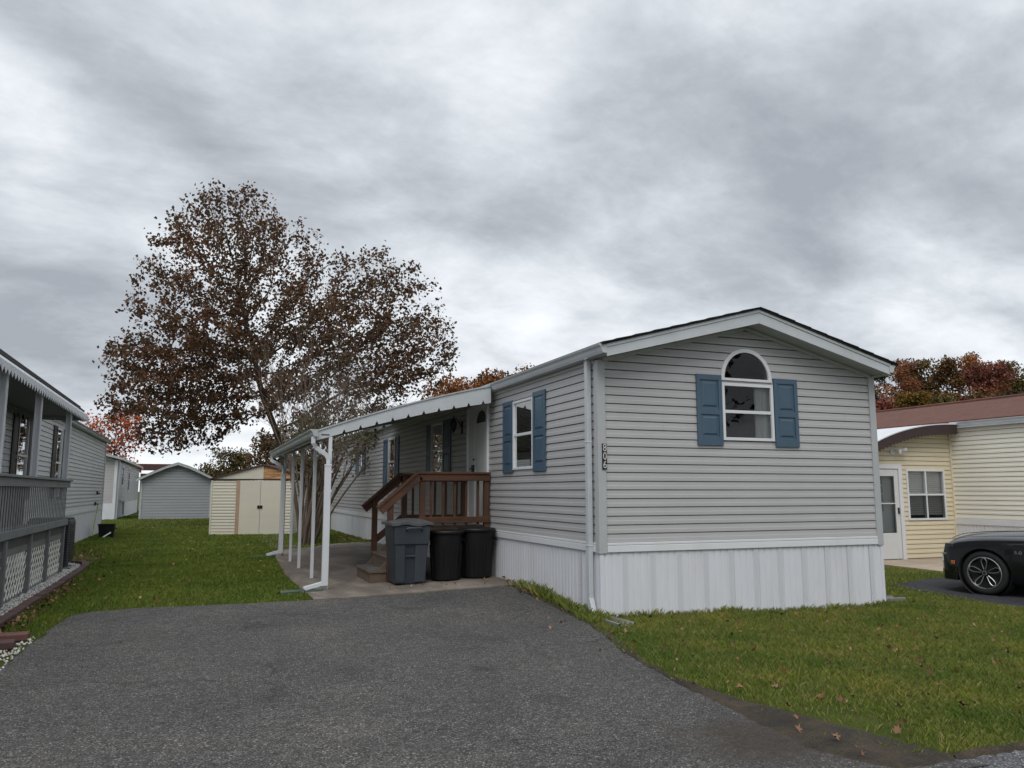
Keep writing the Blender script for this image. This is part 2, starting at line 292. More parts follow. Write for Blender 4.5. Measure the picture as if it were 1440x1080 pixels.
# a wall clad in horizontal lap siding. P(u, z, out) gives the point; holes are rectangles (u0,u1,z0,z1) or arches ('arch',uc,z0,r)
PROF = [(0, -.042), (.0125, -.042), (.0130, .013), (.056, .0115), (.064, .0080), (1, .0055)]
def siding(mb, P, u0, u1, z0, z1, course=.111, holes=(), lim=None, prof=None, fine=None):
    brk = set(); z = z0; prof = prof or PROF
    def outat(zz):
        t = (zz-z0) % course
        for i in range(len(prof)-1):
            a, oa = prof[i]; b, ob = prof[i+1]; b = min(b, course)
            if t <= b+1e-9: return oa+(ob-oa)*max(0, t-a)/max(1e-9, b-a)
        return prof[-1][1]
    zs = []
    while z < z1-1e-6:
        zs.append(z)
        for d, o in prof[1:-1]:
            if z+d < z1: zs.append(z+d)
        z += course
    zs.append(z1)
    for hh in holes:
        if hh[0] == 'arch': zs += [hh[2]+hh[3]*i/24 for i in range(25)]
        else: zs += [hh[2], hh[3]]
    if lim or fine: zs += list(np.arange(z0, z1, fine or .03))
    zs = sorted(set(round(q, 5) for q in zs if z0 <= q <= z1)); last = None
    for a, b in zip(zs[:-1], zs[1:]):
        if b-a < 4e-4 and (b-a) <= 0: continue
        mid = (a+b)/2; lo, hi = (u0, u1) if lim is None else lim(mid)
        if hi <= lo: continue
        iv = [(lo, hi)]
        for hh in holes:
            if hh[0] == 'arch':
                if not (hh[2] < mid < hh[2]+hh[3]): continue
                c = math.sqrt(max(0, hh[3]**2-(mid-hh[2])**2)); ha, hb = hh[1]-c, hh[1]+c
            else:
                if not (hh[2] < mid < hh[3]): continue
                ha, hb = hh[0], hh[1]
            iv = [q for (p, r) in iv for q in ((p, min(r, ha)), (max(p, hb), r)) if q[1]-q[0] > 1e-5]
        oa, ob = outat(a+1e-6), outat(b-1e-6)
        if last is not None and abs(last-oa) > .006 and not len(iv) > 9:
            for p, r in iv: mb.quad(P(p, a, last), P(r, a, last), P(r, a, oa), P(p, a, oa))
        last = ob
        for p, r in iv: mb.quad(P(p, a, oa), P(r, a, oa), P(r, b, ob), P(p, b, ob))
def skirt(mb, P, u0, u1, zb, zt, period=.1025):                    # ribbed vertical panels; zb(u) is the ground line
    us = []; u = u0
    while u < u1:
        for d, o in ((0, 0), (.040, 0), (.044, -.007), (.054, -.007), (.058, .0), (.098, .004)):
            if u+d < u1: us.append((u+d, o))
        u += period
    us.append((u1, 0))
    for (a, oa), (b, ob) in zip(us[:-1], us[1:]): mb.quad(P(a, zb(a), oa), P(b, zb(b), ob), P(b, zt, ob), P(a, zt, oa))
# ================================================================ GROUND
LX = np.arange(-24, 24.01, .5); LY = np.arange(-14, 40.01, .5)
def ground_base():
    xs = np.concatenate([[-2500, -400, -120, -60, -35], LX, [35, 60, 120, 400, 2500]]); ys = np.concatenate([[-400, -100, -40, -22], LY, [50, 70, 110, 180, 400, 2500]])
    X, Y = np.meshgrid(xs, ys); V = np.stack([X.ravel(), Y.ravel(), hgt(X, Y).ravel()], 1); nx = len(xs)
    i, j = np.meshgrid(np.arange(nx-1), np.arange(len(ys)-1)); b = (j*nx+i).ravel()
    return npmesh('lawn', V, np.stack([b, b+1, b+nx+1, b+nx], 1), m_lawn, None, True)
structure(ground_base())
def jag(poly, step=.25, amp=.02):
    out = []
    for i in range(len(poly)):
        a = np.array(poly[i], float); b = np.array(poly[(i+1) % len(poly)], float); n = max(1, int(np.linalg.norm(b-a)/step)); nrm = np.array([-(b-a)[1], (b-a)[0]])/max(1e-6, np.linalg.norm(b-a))
        for k in range(n): out.append(a+(b-a)*k/n+(nrm*rng.normal(0, amp) if k else 0))
    return out
def sheet(name, poly, mat, off, thick=0):
    bm = bmesh.new(); vs = [bm.verts.new((p[0], p[1], 0)) for p in poly]; bm.faces.new(vs)
    xs = [p[0] for p in poly]; ys = [p[1] for p in poly]
    bmesh.ops.triangulate(bm, faces=bm.faces[:])
    for X in LX:
        if min(xs) < X < max(xs): bmesh.ops.bisect_plane(bm, geom=bm.verts[:]+bm.edges[:]+bm.faces[:], plane_co=(X, 0, 0), plane_no=(1, 0, 0))
    for Y in LY:
        if min(ys) < Y < max(ys): bmesh.ops.bisect_plane(bm, geom=bm.verts[:]+bm.edges[:]+bm.faces[:], plane_co=(0, Y, 0), plane_no=(0, 1, 0))
    for v in bm.verts: v.co.z = float(hgt(v.co.x, v.co.y))+off
    bmesh.ops.recalc_face_normals(bm, faces=bm.faces[:])
    if sum(f.normal.z for f in bm.faces) < 0: bmesh.ops.reverse_faces(bm, faces=bm.faces[:])
    if thick:
        be = [e for e in bm.edges if e.is_boundary]; r = bmesh.ops.extrude_edge_only(bm, edges=be)
        for v in [g for g in r['geom'] if isinstance(g, bmesh.types.BMVert)]: v.co.z -= thick
    me = bpy.data.meshes.new(name); bm.to_mesh(me); bm.free(); me.materials.append(mat)
    o = bpy.data.objects.new(name, me); COL.objects.link(o); ORG[o.name] = (0, 0, 0); return o
P_DRIVE = [(-6.37, -5.6), (-6.36, -1.5), (-6.34, -.5), (-6.26, 1.3), (-6.15, 2.35), (-5.95, 2.62), (-5.37, 2.78), (-4.49, 2.70), (-3.3, 2.72), (-3.16, 2.74), (-.45, 2.62), (-.21, 2.50), (-.22, 1.6), (-.20, .55), (-.45, -.8), (-.78, -2.0), (-.98, -3.2), (-1.03, -4.2), (-.97, -4.83), (-.72, -5.35), (-.4, -5.6)]
P_SLAB = [(-3.16, 2.70), (-.03, 2.56), (-.03, 13.9), (-1.15, 13.8), (-2.92, 12.5), (-3.2, 6.3)]
P_ND = [(6.52, 1.72), (6.2, -.4), (6.12, -1.2), (6.10, -5.4), (12.0, -5.4), (12.0, 2.2), (9.6, 2.3), (8.2, 2.25)]
P_NP = [(9.0, 2.6), (9.15, 4.9), (9.3, 5.35), (12.3, 5.35), (12.3, 2.2), (10.0, 2.25)]
structure(sheet('road', [(-40, -5.5), (-6.5, -5.5), (-.9, -5.46), (.2, -5.42), (40, -5.42), (40, -13.9), (-40, -13.9)], m_asph2, .006))
structure(sheet('driveway', jag(P_DRIVE, .22, .022), m_asph, .012))
SOIL_L = [(-1.02, -5.50), (-1.20, -5.0), (-1.15, -4.5), (-1.07, -4.0), (-1.02, -3.3), (-.83, -2.2), (-.53, -1.1), (-.35, -.3), (-.25, .6), (-.25, 2.3)]
SOIL_R = [(-.42, -5.46), (-.52, -5.02), (-.62, -4.6), (-.72, -4.2), (-.84, -3.7), (-.88, -3.0), (-.71, -2.1), (-.43, -1.1), (-.26, -.3), (-.17, .6), (-.17, 2.4)]
P_SOIL = SOIL_L+SOIL_R[::-1]
def along(pts, n):
    p = np.array(pts, float); d = np.r_[0, np.cumsum(np.linalg.norm(np.diff(p, axis=0), axis=1))]; t = np.linspace(0, d[-1], n); return np.stack([np.interp(t, d, p[:, 0]), np.interp(t, d, p[:, 1])], 1)
def strip(name, L, Rr, n, mat, amp, off):                # a ragged ribbon of earth lying on the ground, a little proud of it
    a = along(L, n)+rng.normal(0, amp, (n, 2)); b = along(Rr, n)+rng.normal(0, amp, (n, 2)); k = 7; rows = []
    for q in range(k):
        t = q/(k-1); p = a*(1-t)+b*t; z = hgt(p[:, 0], p[:, 1])+off+.010*math.sin(math.pi*t)*(1+rng.normal(0, .35, n)) - (.012 if q in (0, k-1) else 0); z = np.array(z); z[[0, -1]] -= .016; z[[1, -2]] -= .006; rows.append([(p[i, 0], p[i, 1], z[i]) for i in range(n)])
    m = MB(); m.grid(rows); o = m.build(name, mat, None, smooth=80); return structure(o)
strip('bare_soil', SOIL_L, SOIL_R, 150, m_soil, .012, .018); strip('bare_soil', [(-.5, -5.47), (6, -5.47)], [(-.45, -5.36), (.6, -5.37), (6, -5.42)], 110, m_soil, .010, .018)
structure(sheet('patio', P_SLAB, m_conc, .030, .05))
structure(sheet('neighbour_driveway', jag(P_ND, .3, .02), m_asph3, .010))
structure(sheet('neighbour_path', P_NP, m_conc2, .045, .06))
structure(sheet('stepping_path', [(-2.75, 12.7), (-1.9, 13.3), (-2.1, 20.3), (-3.0, 20.4)], m_conc, .012))
structure(sheet('gravel_bed', [(-8.05, -.3), (-6.78, -.3), (-6.78, 9.2), (-6.9, 10.0), (-7.2, 10.6), (-8.05, 10.9)], m_gravb, .012))
# ---------------------------------------------------------------- grass, gravel, leaves
def inpoly(x, y, poly):
    c = np.zeros(len(x), bool); j = len(poly)-1
    for i in range(len(poly)):
        xi, yi = poly[i][:2]; xj, yj = poly[j][:2]
        c ^= ((yi > y) != (yj > y)) & (x < (xj-xi)*(y-yi)/((yj-yi) if yj != yi else 1e-9)+xi); j = i
    return c
def vnoise(x, y, f, seed):                                          # cheap smooth value noise
    r = np.random.default_rng(seed).random((64, 64)); x = x*f; y = y*f; xi = np.floor(x).astype(int); yi = np.floor(y).astype(int); tx = x-xi; ty = y-yi
    tx = tx*tx*(3-2*tx); ty = ty*ty*(3-2*ty); g = lambda a, b: r[a % 64, b % 64]
    return (g(xi, yi)*(1-tx)+g(xi+1, yi)*tx)*(1-ty)+(g(xi, yi+1)*(1-tx)+g(xi+1, yi+1)*tx)*ty
BLOCK = [P_DRIVE, P_SLAB, P_ND, P_NP, [(-8.05, -.3), (-6.72, -.3), (-6.72, 9.2), (-6.8, 10.1), (-7.2, 10.7), (-8.05, 10.9)],
         [(0, .02), (4.6, .02), (4.6, 22), (0, 22)], [(-20, -5.45), (40, -5.4), (40, -14), (-20, -14)], [(-14, -6), (-8.1, -6), (-8.1, 24.6), (-14, 24.6)],
         [(-4.4, 21.3), (-1.4, 20.3), (0, 24), (-3, 25)], [(-7.8, 39.6), (-4, 39.6), (-4, 46), (-7.8, 46)], [(-20, -6), (-6.3, -6), (-6.3, .9), (-20, .9)]]
def keep_mask(x, y):
    k = np.ones(len(x), bool)
    for p in BLOCK: k &= ~inpoly(x, y, p)
    return k
def blades(x0, x1, y0, y1, dens, hmin, hmax, w, dens_fn=None):
    n = int((x1-x0)*(y1-y0)*dens); x = rng.uniform(x0, x1, n); y = rng.uniform(y0, y1, n); k = keep_mask(x, y)
    if dens_fn is not None: k &= rng.random(n) < dens_fn(x, y)
    x, y = x[k], y[k]; n = len(x); cl = vnoise(x, y, 1.7, 3)*.6+vnoise(x, y, 5, 4)*.4
    hh = rng.uniform(hmin, hmax, n)*(.55+.9*cl); a = rng.uniform(0, 2*np.pi, n); ln = rng.uniform(.1, .9, n)*hh; b = rng.uniform(0, 2*np.pi, n)
    z = hgt(x, y)-.004; ww = w*rng.uniform(.6, 1.4, n)
    p0 = np.stack([x-np.cos(a)*ww, y-np.sin(a)*ww, z], 1); p1 = np.stack([x+np.cos(a)*ww, y+np.sin(a)*ww, z], 1)
    p2 = np.stack([x+np.cos(b)*ln*.4+np.cos(a)*ww*.6, y+np.sin(b)*ln*.4+np.sin(a)*ww*.6, z+hh*.65], 1); p3 = np.stack([x+np.cos(b)*ln, y+np.sin(b)*ln, z+hh*.95], 1)
    return np.stack([p0, p1, p2, p3], 1).reshape(-1, 3)
def mud(x, y):
    d = np.hypot(x+.62, y+4.7); d2 = np.hypot(x+.5, y+3.6)
    edge = np.clip((x-(-1.0))/.6, 0, 1)
    near_road = np.clip((y+5.42)/.5, .12, 1)
    s = np.where(inpoly(x, y, P_SOIL), np.where(y < -3.4, .05, .30)+.30*(vnoise(x, y, 5, 31) > .55), 1.0)
    return s*np.clip((d-.25)/.5, 0.1, 1)*(.45+.55*np.clip(vnoise(x, y, 2.3, 9)*2.2-.3, 0, 1))
def side_strip(x, y): return np.where(x < -.02, .55+.45*np.clip(vnoise(x, y, 3, 5)*2-.4, 0, 1), 1)
GR_A = blades(-1.1, 6.6, -5.45, 0.0, 4600, .026, .062, .0031, mud)
GR_B = blades(-6.8, -2.8, 2.5, 13, 1500, .035, .065, .0060)
GR_C = blades(-8.2, .2, 13, 26, 620, .04, .07, .0095)
GR_D = blades(-10, 4, 26, 46, 150, .05, .09, .020)
GR_E = blades(4.62, 9.4, 0.0, 6.0, 900, .03, .07, .006)
GR_F = blades(-.35, -.02, -.4, 2.6, 2600, .05, .19, .0042, side_strip)
GR_G = blades(0.0, 4.62, -.10, .02, 2600, .04, .11, .0042)
GR_H = blades(-6.75, -6.1, .9, 2.9, 1500, .03, .06, .005)
m_grassA = M_rand('lawn_grass', [(.095, .130, .020), (.145, .185, .028), (.19, .21, .040), (.115, .155, .022), (.27, .24, .085), (.070, .110, .016), (.33, .25, .12)], .6, (1.0, (.72, .92, .8), (1.32, 1.24, 1.15)), .25)
m_grassB = M_rand('back_lawn_grass', [(.072, .132, .017), (.100, .165, .022), (.128, .19, .029), (.082, .142, .019), (.20, .20, .055), (.058, .108, .014)], .6, (.8, (.88, .92, .85), (1.42, 1.26, 1.15)), .25)
def grass_obj(name, parts, mat, label):
    V = np.concatenate(parts); b = np.arange(0, len(V), 4); F = np.concatenate([np.stack([b, b+1, b+2], 1), np.stack([b, b+2, b+3], 1)])
    return stuff(npmesh(name, V, F, mat), label, 'grass')
grass_obj('front_lawn_grass', [GR_A, GR_E, GR_F, GR_G], m_grassA, 'yellowish green grass of the front lawn beside the driveway')
grass_obj('back_lawn_grass', [GR_B, GR_C, GR_D, GR_H], m_grassB, 'darker green grass of the lawn in front of the sheds')
n = 7500; gx = rng.uniform(-7.9, -6.84, n); gy = rng.uniform(-.2, 10.7, n); k = inpoly(gx, gy, [(-8, -.3), (-6.86, -.3), (-6.86, 9.2), (-6.98, 10.0), (-7.25, 10.45), (-8, 10.6)]) & ((gx > -7.15) | (gy > 8.3) | (rng.random(n) < .3)); gx, gy = gx[k], gy[k]; n = len(gx)
oct_ = np.array([(1, 0, 0), (-1, 0, 0), (0, 1, 0), (0, -1, 0), (0, 0, 1), (0, 0, -1)], float); s = rng.uniform(.012, .028, (n, 1, 1))*rng.uniform(.6, 1.3, (n, 1, 3)); ang = rng.uniform(0, 6.28, n); ca, sa = np.cos(ang), np.sin(ang)
q = oct_[None]*s; q2 = np.stack([q[..., 0]*ca[:, None]-q[..., 1]*sa[:, None], q[..., 0]*sa[:, None]+q[..., 1]*ca[:, None], q[..., 2]*.7], 2)+np.stack([gx, gy, hgt(gx, gy)+.022+rng.uniform(0, .012, n)], 1)[:, None]
of = np.array([(0, 2, 4), (2, 1, 4), (1, 3, 4), (3, 0, 4), (2, 0, 5), (1, 2, 5), (3, 1, 5), (0, 3, 5)])
m_peb = M_rand('white_pebbles', [(.50, .48, .45), (.60, .58, .55), (.36, .34, .31), (.66, .65, .63), (.28, .25, .22)], .8)
stuff(npmesh('gravel', q2.reshape(-1, 3), (of[None]+(np.arange(n)*6)[:, None, None]).reshape(-1, 3), m_peb), 'white landscaping gravel under the grey porch lattice', 'gravel')
# leaves: one leaf is a lobed outline, slightly cupped
LOBE = np.array([(0, -.5), (.22, -.28), (.5, -.22), (.34, .02), (.46, .30), (.16, .24), (0, .55), (-.16, .24), (-.46, .30), (-.34, .02), (-.5, -.22), (-.22, -.28)])
def leaf_cards(P, size, up=.0, shape='kite'):
    n = len(P); d = rng.normal(size=(n, 3)); d[:, 2] += up; d /= np.linalg.norm(d, axis=1)[:, None]
    t = np.cross(d, rng.normal(size=(n, 3))); t /= np.linalg.norm(t, axis=1)[:, None]; b = np.cross(d, t); s = (size*rng.uniform(.6, 1.35, n))[:, None]
    if shape == 'kite':
        q = np.stack([P-t*s*.5, P+b*s*.38+d*s*.12, P+t*s*.55, P-b*s*.38+d*s*.12], 1); F = (np.arange(n)*4)[:, None]+np.arange(4)
    else:
        jt = 1+rng.normal(0, .16, (n, 12, 1)); q = P[:, None]+t[:, None]*(LOBE[None, :, 1:2]*s[:, None]*jt)+b[:, None]*(LOBE[None, :, 0:1]*s[:, None]*jt*rng.uniform(.5, 1.0, n)[:, None, None])+d[:, None]*((LOBE[:, 0]*LOBE[:, 0]*1.6+LOBE[:, 1]*.35*rng.uniform(-1, 1)))[None, :, None]*s[:, None]*rng.uniform(.3, 1.3, n)[:, None, None]
        F = (np.arange(n)*12)[:, None]+np.arange(12)
    return q.reshape(-1, 3), F
m_litter = M_rand('dry_leaves', [(.16, .075, .035), (.26, .14, .07), (.10, .05, .03), (.33, .20, .12), (.20, .10, .05)], .8)
m_leafs = M_rand('fallen_leaf_skin', [(.20, .095, .05), (.34, .20, .125), (.15, .07, .04), (.40, .25, .16)], .75)
lp = []
def litter(x0, x1, y0, y1, n, fn=None):
    x = rng.uniform(x0, x1, n); y = rng.uniform(y0, y1, n); k = np.ones(n, bool) if fn is None else fn(x, y)
    for p in BLOCK[5:6]+BLOCK[7:10]: k &= ~inpoly(x, y, p)
    lp.append(np.stack([x[k], y[k], hgt(x[k], y[k])+rng.uniform(.03, .07, k.sum())], 1))
litter(-8, -3.5, 27, 39.5, 900, lambda x, y: vnoise(x, y, .5, 21) > .35); litter(-7.2, -3.2, 3, 26, 330)
litter(-1.6, -.05, 14.0, 17.5, 260, lambda x, y: rng.random(len(x)) < np.clip(1.2-np.hypot(x+.45, (y-15.1)*.6), .05, 1))
litter(-7.6, -6.75, 10.4, 14, 120); litter(-6.72, -6.5, 1.2, 7, 150); litter(-.35, -.05, .3, 2.3, 22); litter(-.2, -.02, 2.7, 3.4, 14); litter(-3, -1, 12.5, 15, 40); litter(-1, 6, -5.2, 0, 170); litter(-2.2, -.2, 2.65, 3.4, 12)
V, F = leaf_cards(np.concatenate(lp), .052, 1.2, 'lobe'); stuff(npmesh('leaf_litter', V, F, m_litter), 'small dry brown leaves strewn over both lawns', 'fallen leaves')
for i, (px, py) in enumerate([(1150, 861), (1247, 928), (1258, 937), (1107, 992), (1119, 1008), (1160, 1012), (1122, 1025), (1262, 1026), (1264, 1018), (1272, 1013), (1198, 979), (1156, 978), (1265, 991), (1010, 918), (1289, 912), (1258, 912), (1036, 925), (975, 961), (1090, 935), (1202, 998), (1433, 968), (1300, 930), (1316, 898), (1030, 871), (891, 866), (915, 868), (1203, 1048), (1212, 1058)]):
    d = rayd(px, py); t = (0-CAM[2])/d[2]; p = CAM+d*t; z = float(hgt(p[0], p[1])); p = CAM+d*((z+.045-CAM[2])/d[2])
    V, F = leaf_cards(np.array([p]), .050 if i else .13, .8, 'lobe'); o = npmesh('fallen_leaf', V-p, F, m_leafs); o.location = tuple(p)
    tag(o, 'large brown leaf standing against the white skirting' if i == 0 else 'dry tan leaf lying in the front lawn grass', 'leaf', 'dry leaves on the front lawn')
# ================================================================ WINDOWS, SHUTTERS, DOORS (on any wall)
def fbox(mb, P, u0, u1, z0, z1, o0, o1): mb.hexa([P(u0, z0, o0), P(u1, z0, o0), P(u1, z0, o1), P(u0, z0, o1), P(u0, z1, o0), P(u1, z1, o0), P(u1, z1, o1), P(u0, z1, o1)])
def window(root, P, u0, u1, z0, z1, rail=True, fw=.042, glass=None, curtain=(), room=True, cross=0, mat=None, blind=0, name='window'):
    fr = MB()
    fbox(fr, P, u0, u0+fw, z0, z1, -.05, .034); fbox(fr, P, u1-fw, u1, z0, z1, -.05, .034); fbox(fr, P, u0+fw, u1-fw, z0, z0+fw, -.05, .030); fbox(fr, P, u0+fw, u1-fw, z1-fw, z1, -.05, .030)
    zm = (z0+z1)/2
    if rail: fbox(fr, P, u0+fw, u1-fw, zm-.022, zm+.022, -.045, .024)
    for k in range(cross):
        uc = u0+(u1-u0)*(k+1)/(cross+1); fbox(fr, P, uc-.02, uc+.02, z0+fw, z1-fw, -.044, .026)
    w = fr.build(name, mat or m_white, root, bevel=.004)
    g = MB(); g.quad(P(u0+fw*.6, z0+fw*.6, .004), P(u1-fw*.6, z0+fw*.6, .004), P(u1-fw*.6, z1-fw*.6, .004), P(u0+fw*.6, z1-fw*.6, .004)); g.build('glass', glass or m_glass, w)
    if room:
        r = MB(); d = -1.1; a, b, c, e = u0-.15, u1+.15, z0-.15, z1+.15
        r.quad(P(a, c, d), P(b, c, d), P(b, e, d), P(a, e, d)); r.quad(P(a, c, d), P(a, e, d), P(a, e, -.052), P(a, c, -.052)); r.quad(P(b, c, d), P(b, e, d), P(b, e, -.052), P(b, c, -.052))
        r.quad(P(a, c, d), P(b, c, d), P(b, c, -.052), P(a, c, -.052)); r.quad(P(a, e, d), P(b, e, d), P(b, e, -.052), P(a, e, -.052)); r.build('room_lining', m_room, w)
    for (ca, cb) in curtain:
        rows = []
        for zz in (z0+.01, (z0+z1)/2, z1-.01):
            rows.append([P(ca+(cb-ca)*i/24, zz, -.075+.018*math.sin(i*1.35)) for i in range(25)])
        cm = MB(); cm.grid(rows); cm.build('curtain', m_curt, w, smooth=60)
    if blind:
        bm_ = MB(); z = z1-.03
        zb = z1-(z1-z0)*blind
        while z > zb: bm_.quad(P(u0+.03, z, -.060), P(u1-.03, z, -.060), P(u1-.03, z-.046, -.085), P(u0+.03, z-.046, -.085)); z -= .05
        bm_.build('blind', m_blind, w)
    return w
def shutter(root, P, u0, u1, z0, z1, mat, label=None):
    s = MB(); w = .058; zm = z0+(z1-z0)*.475; t = .038
    fbox(s, P, u0, u0+w, z0, z1, .016, t); fbox(s, P, u1-w, u1, z0, z1, .016, t)
    for a, b in ((z0, z0+.115), (zm-.04, zm+.04), (z1-.075, z1)): fbox(s, P, u0+w, u1-w, a, b, .016, t-.0005)
    for a, b in ((z0+.115, zm-.04), (zm+.04, z1-.075)):
        fbox(s, P, u0+w, u1-w, a, b, .016, .024)
        i = .026; j = .05; q = [P(u0+w+i, a+i, .0245), P(u1-w-i, a+i, .0245), P(u1-w-i, b-i, .0245), P(u0+w+i, b-i, .0245), P(u0+w+j, a+j, .036), P(u1-w-j, a+j, .036), P(u1-w-j, b-j, .036), P(u0+w+j, b-j, .036)]
        s.hexa(q)
    return s.build('shutter', mat, root, bevel=.003)
# ================================================================ THE MAIN HOME
W, LEN = 4.60, 22.0; SZ0, SZ1 = .925, 3.27
home = thing('mobile_home', 'long light grey single-wide mobile home with blue shutters and white skirting', 'house', (0, 0, 0))
PF = lambda u, z, o: (u, -o, z)                       # front gable, faces the road
PS = lambda u, z, o: (-o, u, z)                       # long side, faces the driveway
PR = lambda u, z, o: (W+o, u, z)
PB = lambda u, z, o: (u, LEN+o, z)
def roofz(x): return 3.86-abs(x-2.33)*.252            # underside of the roof at the gable
wallm = MB()
def glim(z):
    if z <= 3.27: return (0.0, W)
    d = (3.87-z)/.252; return (max(0, 2.33-d), min(W, 2.33+d))
siding(wallm, PF, 0, W, SZ0, 3.87, holes=[(1.92, 2.72, 2.29, 3.04), ('arch', 2.31, 3.135, .385)], lim=glim)
siding(wallm, PS, 0, LEN, SZ0, SZ1, holes=[(2.15, 2.95, 1.94, 3.01), (4.24, 5.28, .9, 3.12), (7.05, 7.92, 1.9, 3.02), (11.5, 12.2, 1.75, 2.96), (15.98, 16.38, 2.14, 3.06)])
siding(wallm, PR, 0, LEN, SZ0, SZ1); siding(wallm, PB, 0, W, SZ0, 3.87, lim=glim)
for k in range(13):                                   # lap joints where two boards meet
    zc = SZ0+.111*random.randint(2, 19); uc = random.choice([.95, 2.05, 3.35, 4.05]) if k < 7 else random.uniform(.8, 20); PP = PF if k < 7 else PS
    if (PP is PF and 1.4 < uc < 3.25 and zc > 2.0): continue
    for d, e, o in ((.0132, .055, .0155), (.064, .110, .0105)): fb = [PP(uc, zc+d, 0), PP(uc+.004, zc+d, 0), PP(uc+.004, zc+d, o), PP(uc, zc+d, o), PP(uc, zc+e, 0), PP(uc+.004, zc+e, 0), PP(uc+.004, zc+e, o-.0015), PP(uc, zc+e, o-.0015)]; wallm.hexa(fb)
wallm.build('wall', m_sid, home)
sk = MB(); gl = lambda u: -.12
skirt(sk, lambda u, z, o: (u, -.010-o, z), 0, W, gl, .83); skirt(sk, lambda u, z, o: (-.010-o, u, z), 0, LEN, lambda u: -.05, .83)
skirt(sk, lambda u, z, o: (W+.01+o, u, z), 0, LEN, gl, .83); sk.box(-.016, .03, -.016, .03, -.1, .815); sk.box(W-.03, W+.018, -.018, .03, -.15, .815)
skirting = sk.build('skirting', m_skirt, home)
for u in [.30+.405*i for i in range(11)]:
    v = MB(); v.quad(PF(u, -.12, .0165), PF(u+.075, -.12, .0165), PF(u+.075, .825, .0165), PF(u, .825, .0165)); v.build('vent_strip', m_vent, skirting)
for u in [.52, 3.8, 7.2, 10.6, 14, 17.4]:
    v = MB(); v.quad(PS(u, -.05, .0165), PS(u+.07, -.05, .0165), PS(u+.07, .825, .0165), PS(u, .825, .0165)); v.build('vent_strip', m_vent, skirting)
bd = MB()                                             # white band over the skirting: a flat face with a rolled top edge
for (x0, x1, y0, y1) in ((.085, W-.085, -.036, -.002), (-.036, -.002, .085, 4.18), (-.036, -.002, 5.34, LEN), (W+.002, W+.036, .085, LEN)):
    bd.box(x0, x1, y0, y1, .815, .898)
    g = .006; bd.box(x0, x1, y0+(g if x1-x0 > 1 else 0), y1, .902, .934) if x1-x0 > 1 else bd.box(x0+(g if x0 < 0 else 0), x1-(0 if x0 < 0 else g), y0, y1, .902, .934)
bd.build('trim_band', m_white, home, bevel=.005)
for (cx, sx, cy, sy, zt) in ((0, 1, 0, -1, 3.27), (W, -1, 0, -1, 3.27), (0, 1, LEN, 1, 3.27)):
    c = MB(); x0, x1 = sorted((cx-sx*.03, cx+sx*.085)); c.box(x0, x1, *sorted((cy+sy*.03, cy-sy*.0)), .80, zt)
    x0, x1 = sorted((cx-sx*.0301, cx)); c.box(x0, x1, *sorted((cy+sy*.0, cy-sy*.085)), .80, zt)
    c.build('corner_post', m_trim, home, bevel=.006)
# roof, soffit, fascia
rf = MB(); OV = .32
def rz(x): return 4.065-abs(x-2.33)*.268
for yy in (0,):
    a, b, c = (-.12, rz(-.12)), (2.33, 4.065), (4.78, rz(4.78))
    for (p, q) in ((a, b), (b, c)): rf.hexa([(p[0], -OV-.03, p[1]), (q[0], -OV-.03, q[1]), (q[0], LEN+.2, q[1]), (p[0], LEN+.2, p[1]), (p[0], -OV-.03, p[1]+.022), (q[0], -OV-.03, q[1]+.022), (q[0], LEN+.2, q[1]+.022), (p[0], LEN+.2, p[1]+.022)])
    sgn = 0
    for s_ in (-1, 1):                                 # shingle courses showing as a stepped edge along the rake
        x = .0
        while x < 2.42:
            xa = 2.33+s_*x; xb = 2.33+s_*min(2.45, x+.30); j = random.uniform(0, .012)
            za, zb = rz(xa)+.0225, rz(xb)+.0225
            rf.hexa([(xa, -OV-.045-j, za), (xb, -OV-.045-j, zb), (xb, LEN+.2, zb), (xa, LEN+.2, za), (xa, -OV-.045-j, za+.004), (xb, -OV-.045-j, zb+.014), (xb, LEN+.2, zb+.014), (xa, LEN+.2, za+.004)] if s_ > 0 else
                    [(xb, -OV-.045-j, zb), (xa, -OV-.045-j, za), (xa, LEN+.2, za), (xb, LEN+.2, zb), (xb, -OV-.045-j, zb+.014), (xa, -OV-.045-j, za+.004), (xa, LEN+.2, za+.004), (xb, LEN+.2, zb+.014)]); x += .28
roof = rf.build('roof', m_shing, home)
fa = MB()
def fz(x): return 3.87-abs(x-2.33)*.255
fa.prism([(-.035, -OV, fz(-.035)), (2.33, -OV, 3.87), (2.33, -OV, 4.035), (-.035, -OV, rz(-.035)-.03)], (0, .03, 0)); fa.prism([(2.3305, -OV, 3.87), (4.655, -OV, fz(4.655)), (4.655, -OV, rz(4.655)-.03), (2.3305, -OV, 4.035)], (0, .03, 0))
fa.prism([(-.04, -OV-.012, rz(-.04)-.045), (2.33, -OV-.012, 4.022), (2.33, -OV-.012, 4.064), (-.04, -OV-.012, rz(-.04)-.002)], (0, .045, 0)); fa.prism([(2.3305, -OV-.012, 4.022), (4.66, -OV-.012, rz(4.66)-.045), (4.66, -OV-.012, rz(4.66)-.002), (2.3305, -OV-.012, 4.064)], (0, .045, 0))
fa.build('fascia', m_fasc, home, bevel=.003)
so = MB()
for s_ in (-1, 1):
    e = 2.33+s_*2.36
    for i in range(8):                                 # soffit panels with a small joint between them
        a, b = 2.33+s_*(2.36*i/8+.004), 2.33+s_*(2.36*(i+1)/8); so.quad((a, -OV+.03, fz(a)+.012), (b, -OV+.03, fz(b)+.012), (b, 0, fz(b)+.012), (a, 0, fz(a)+.012))
    so.quad((2.33, -OV+.03, 3.885), (e, -OV+.03, fz(e)+.016), (e, 0, fz(e)+.016), (2.33, 0, 3.885))
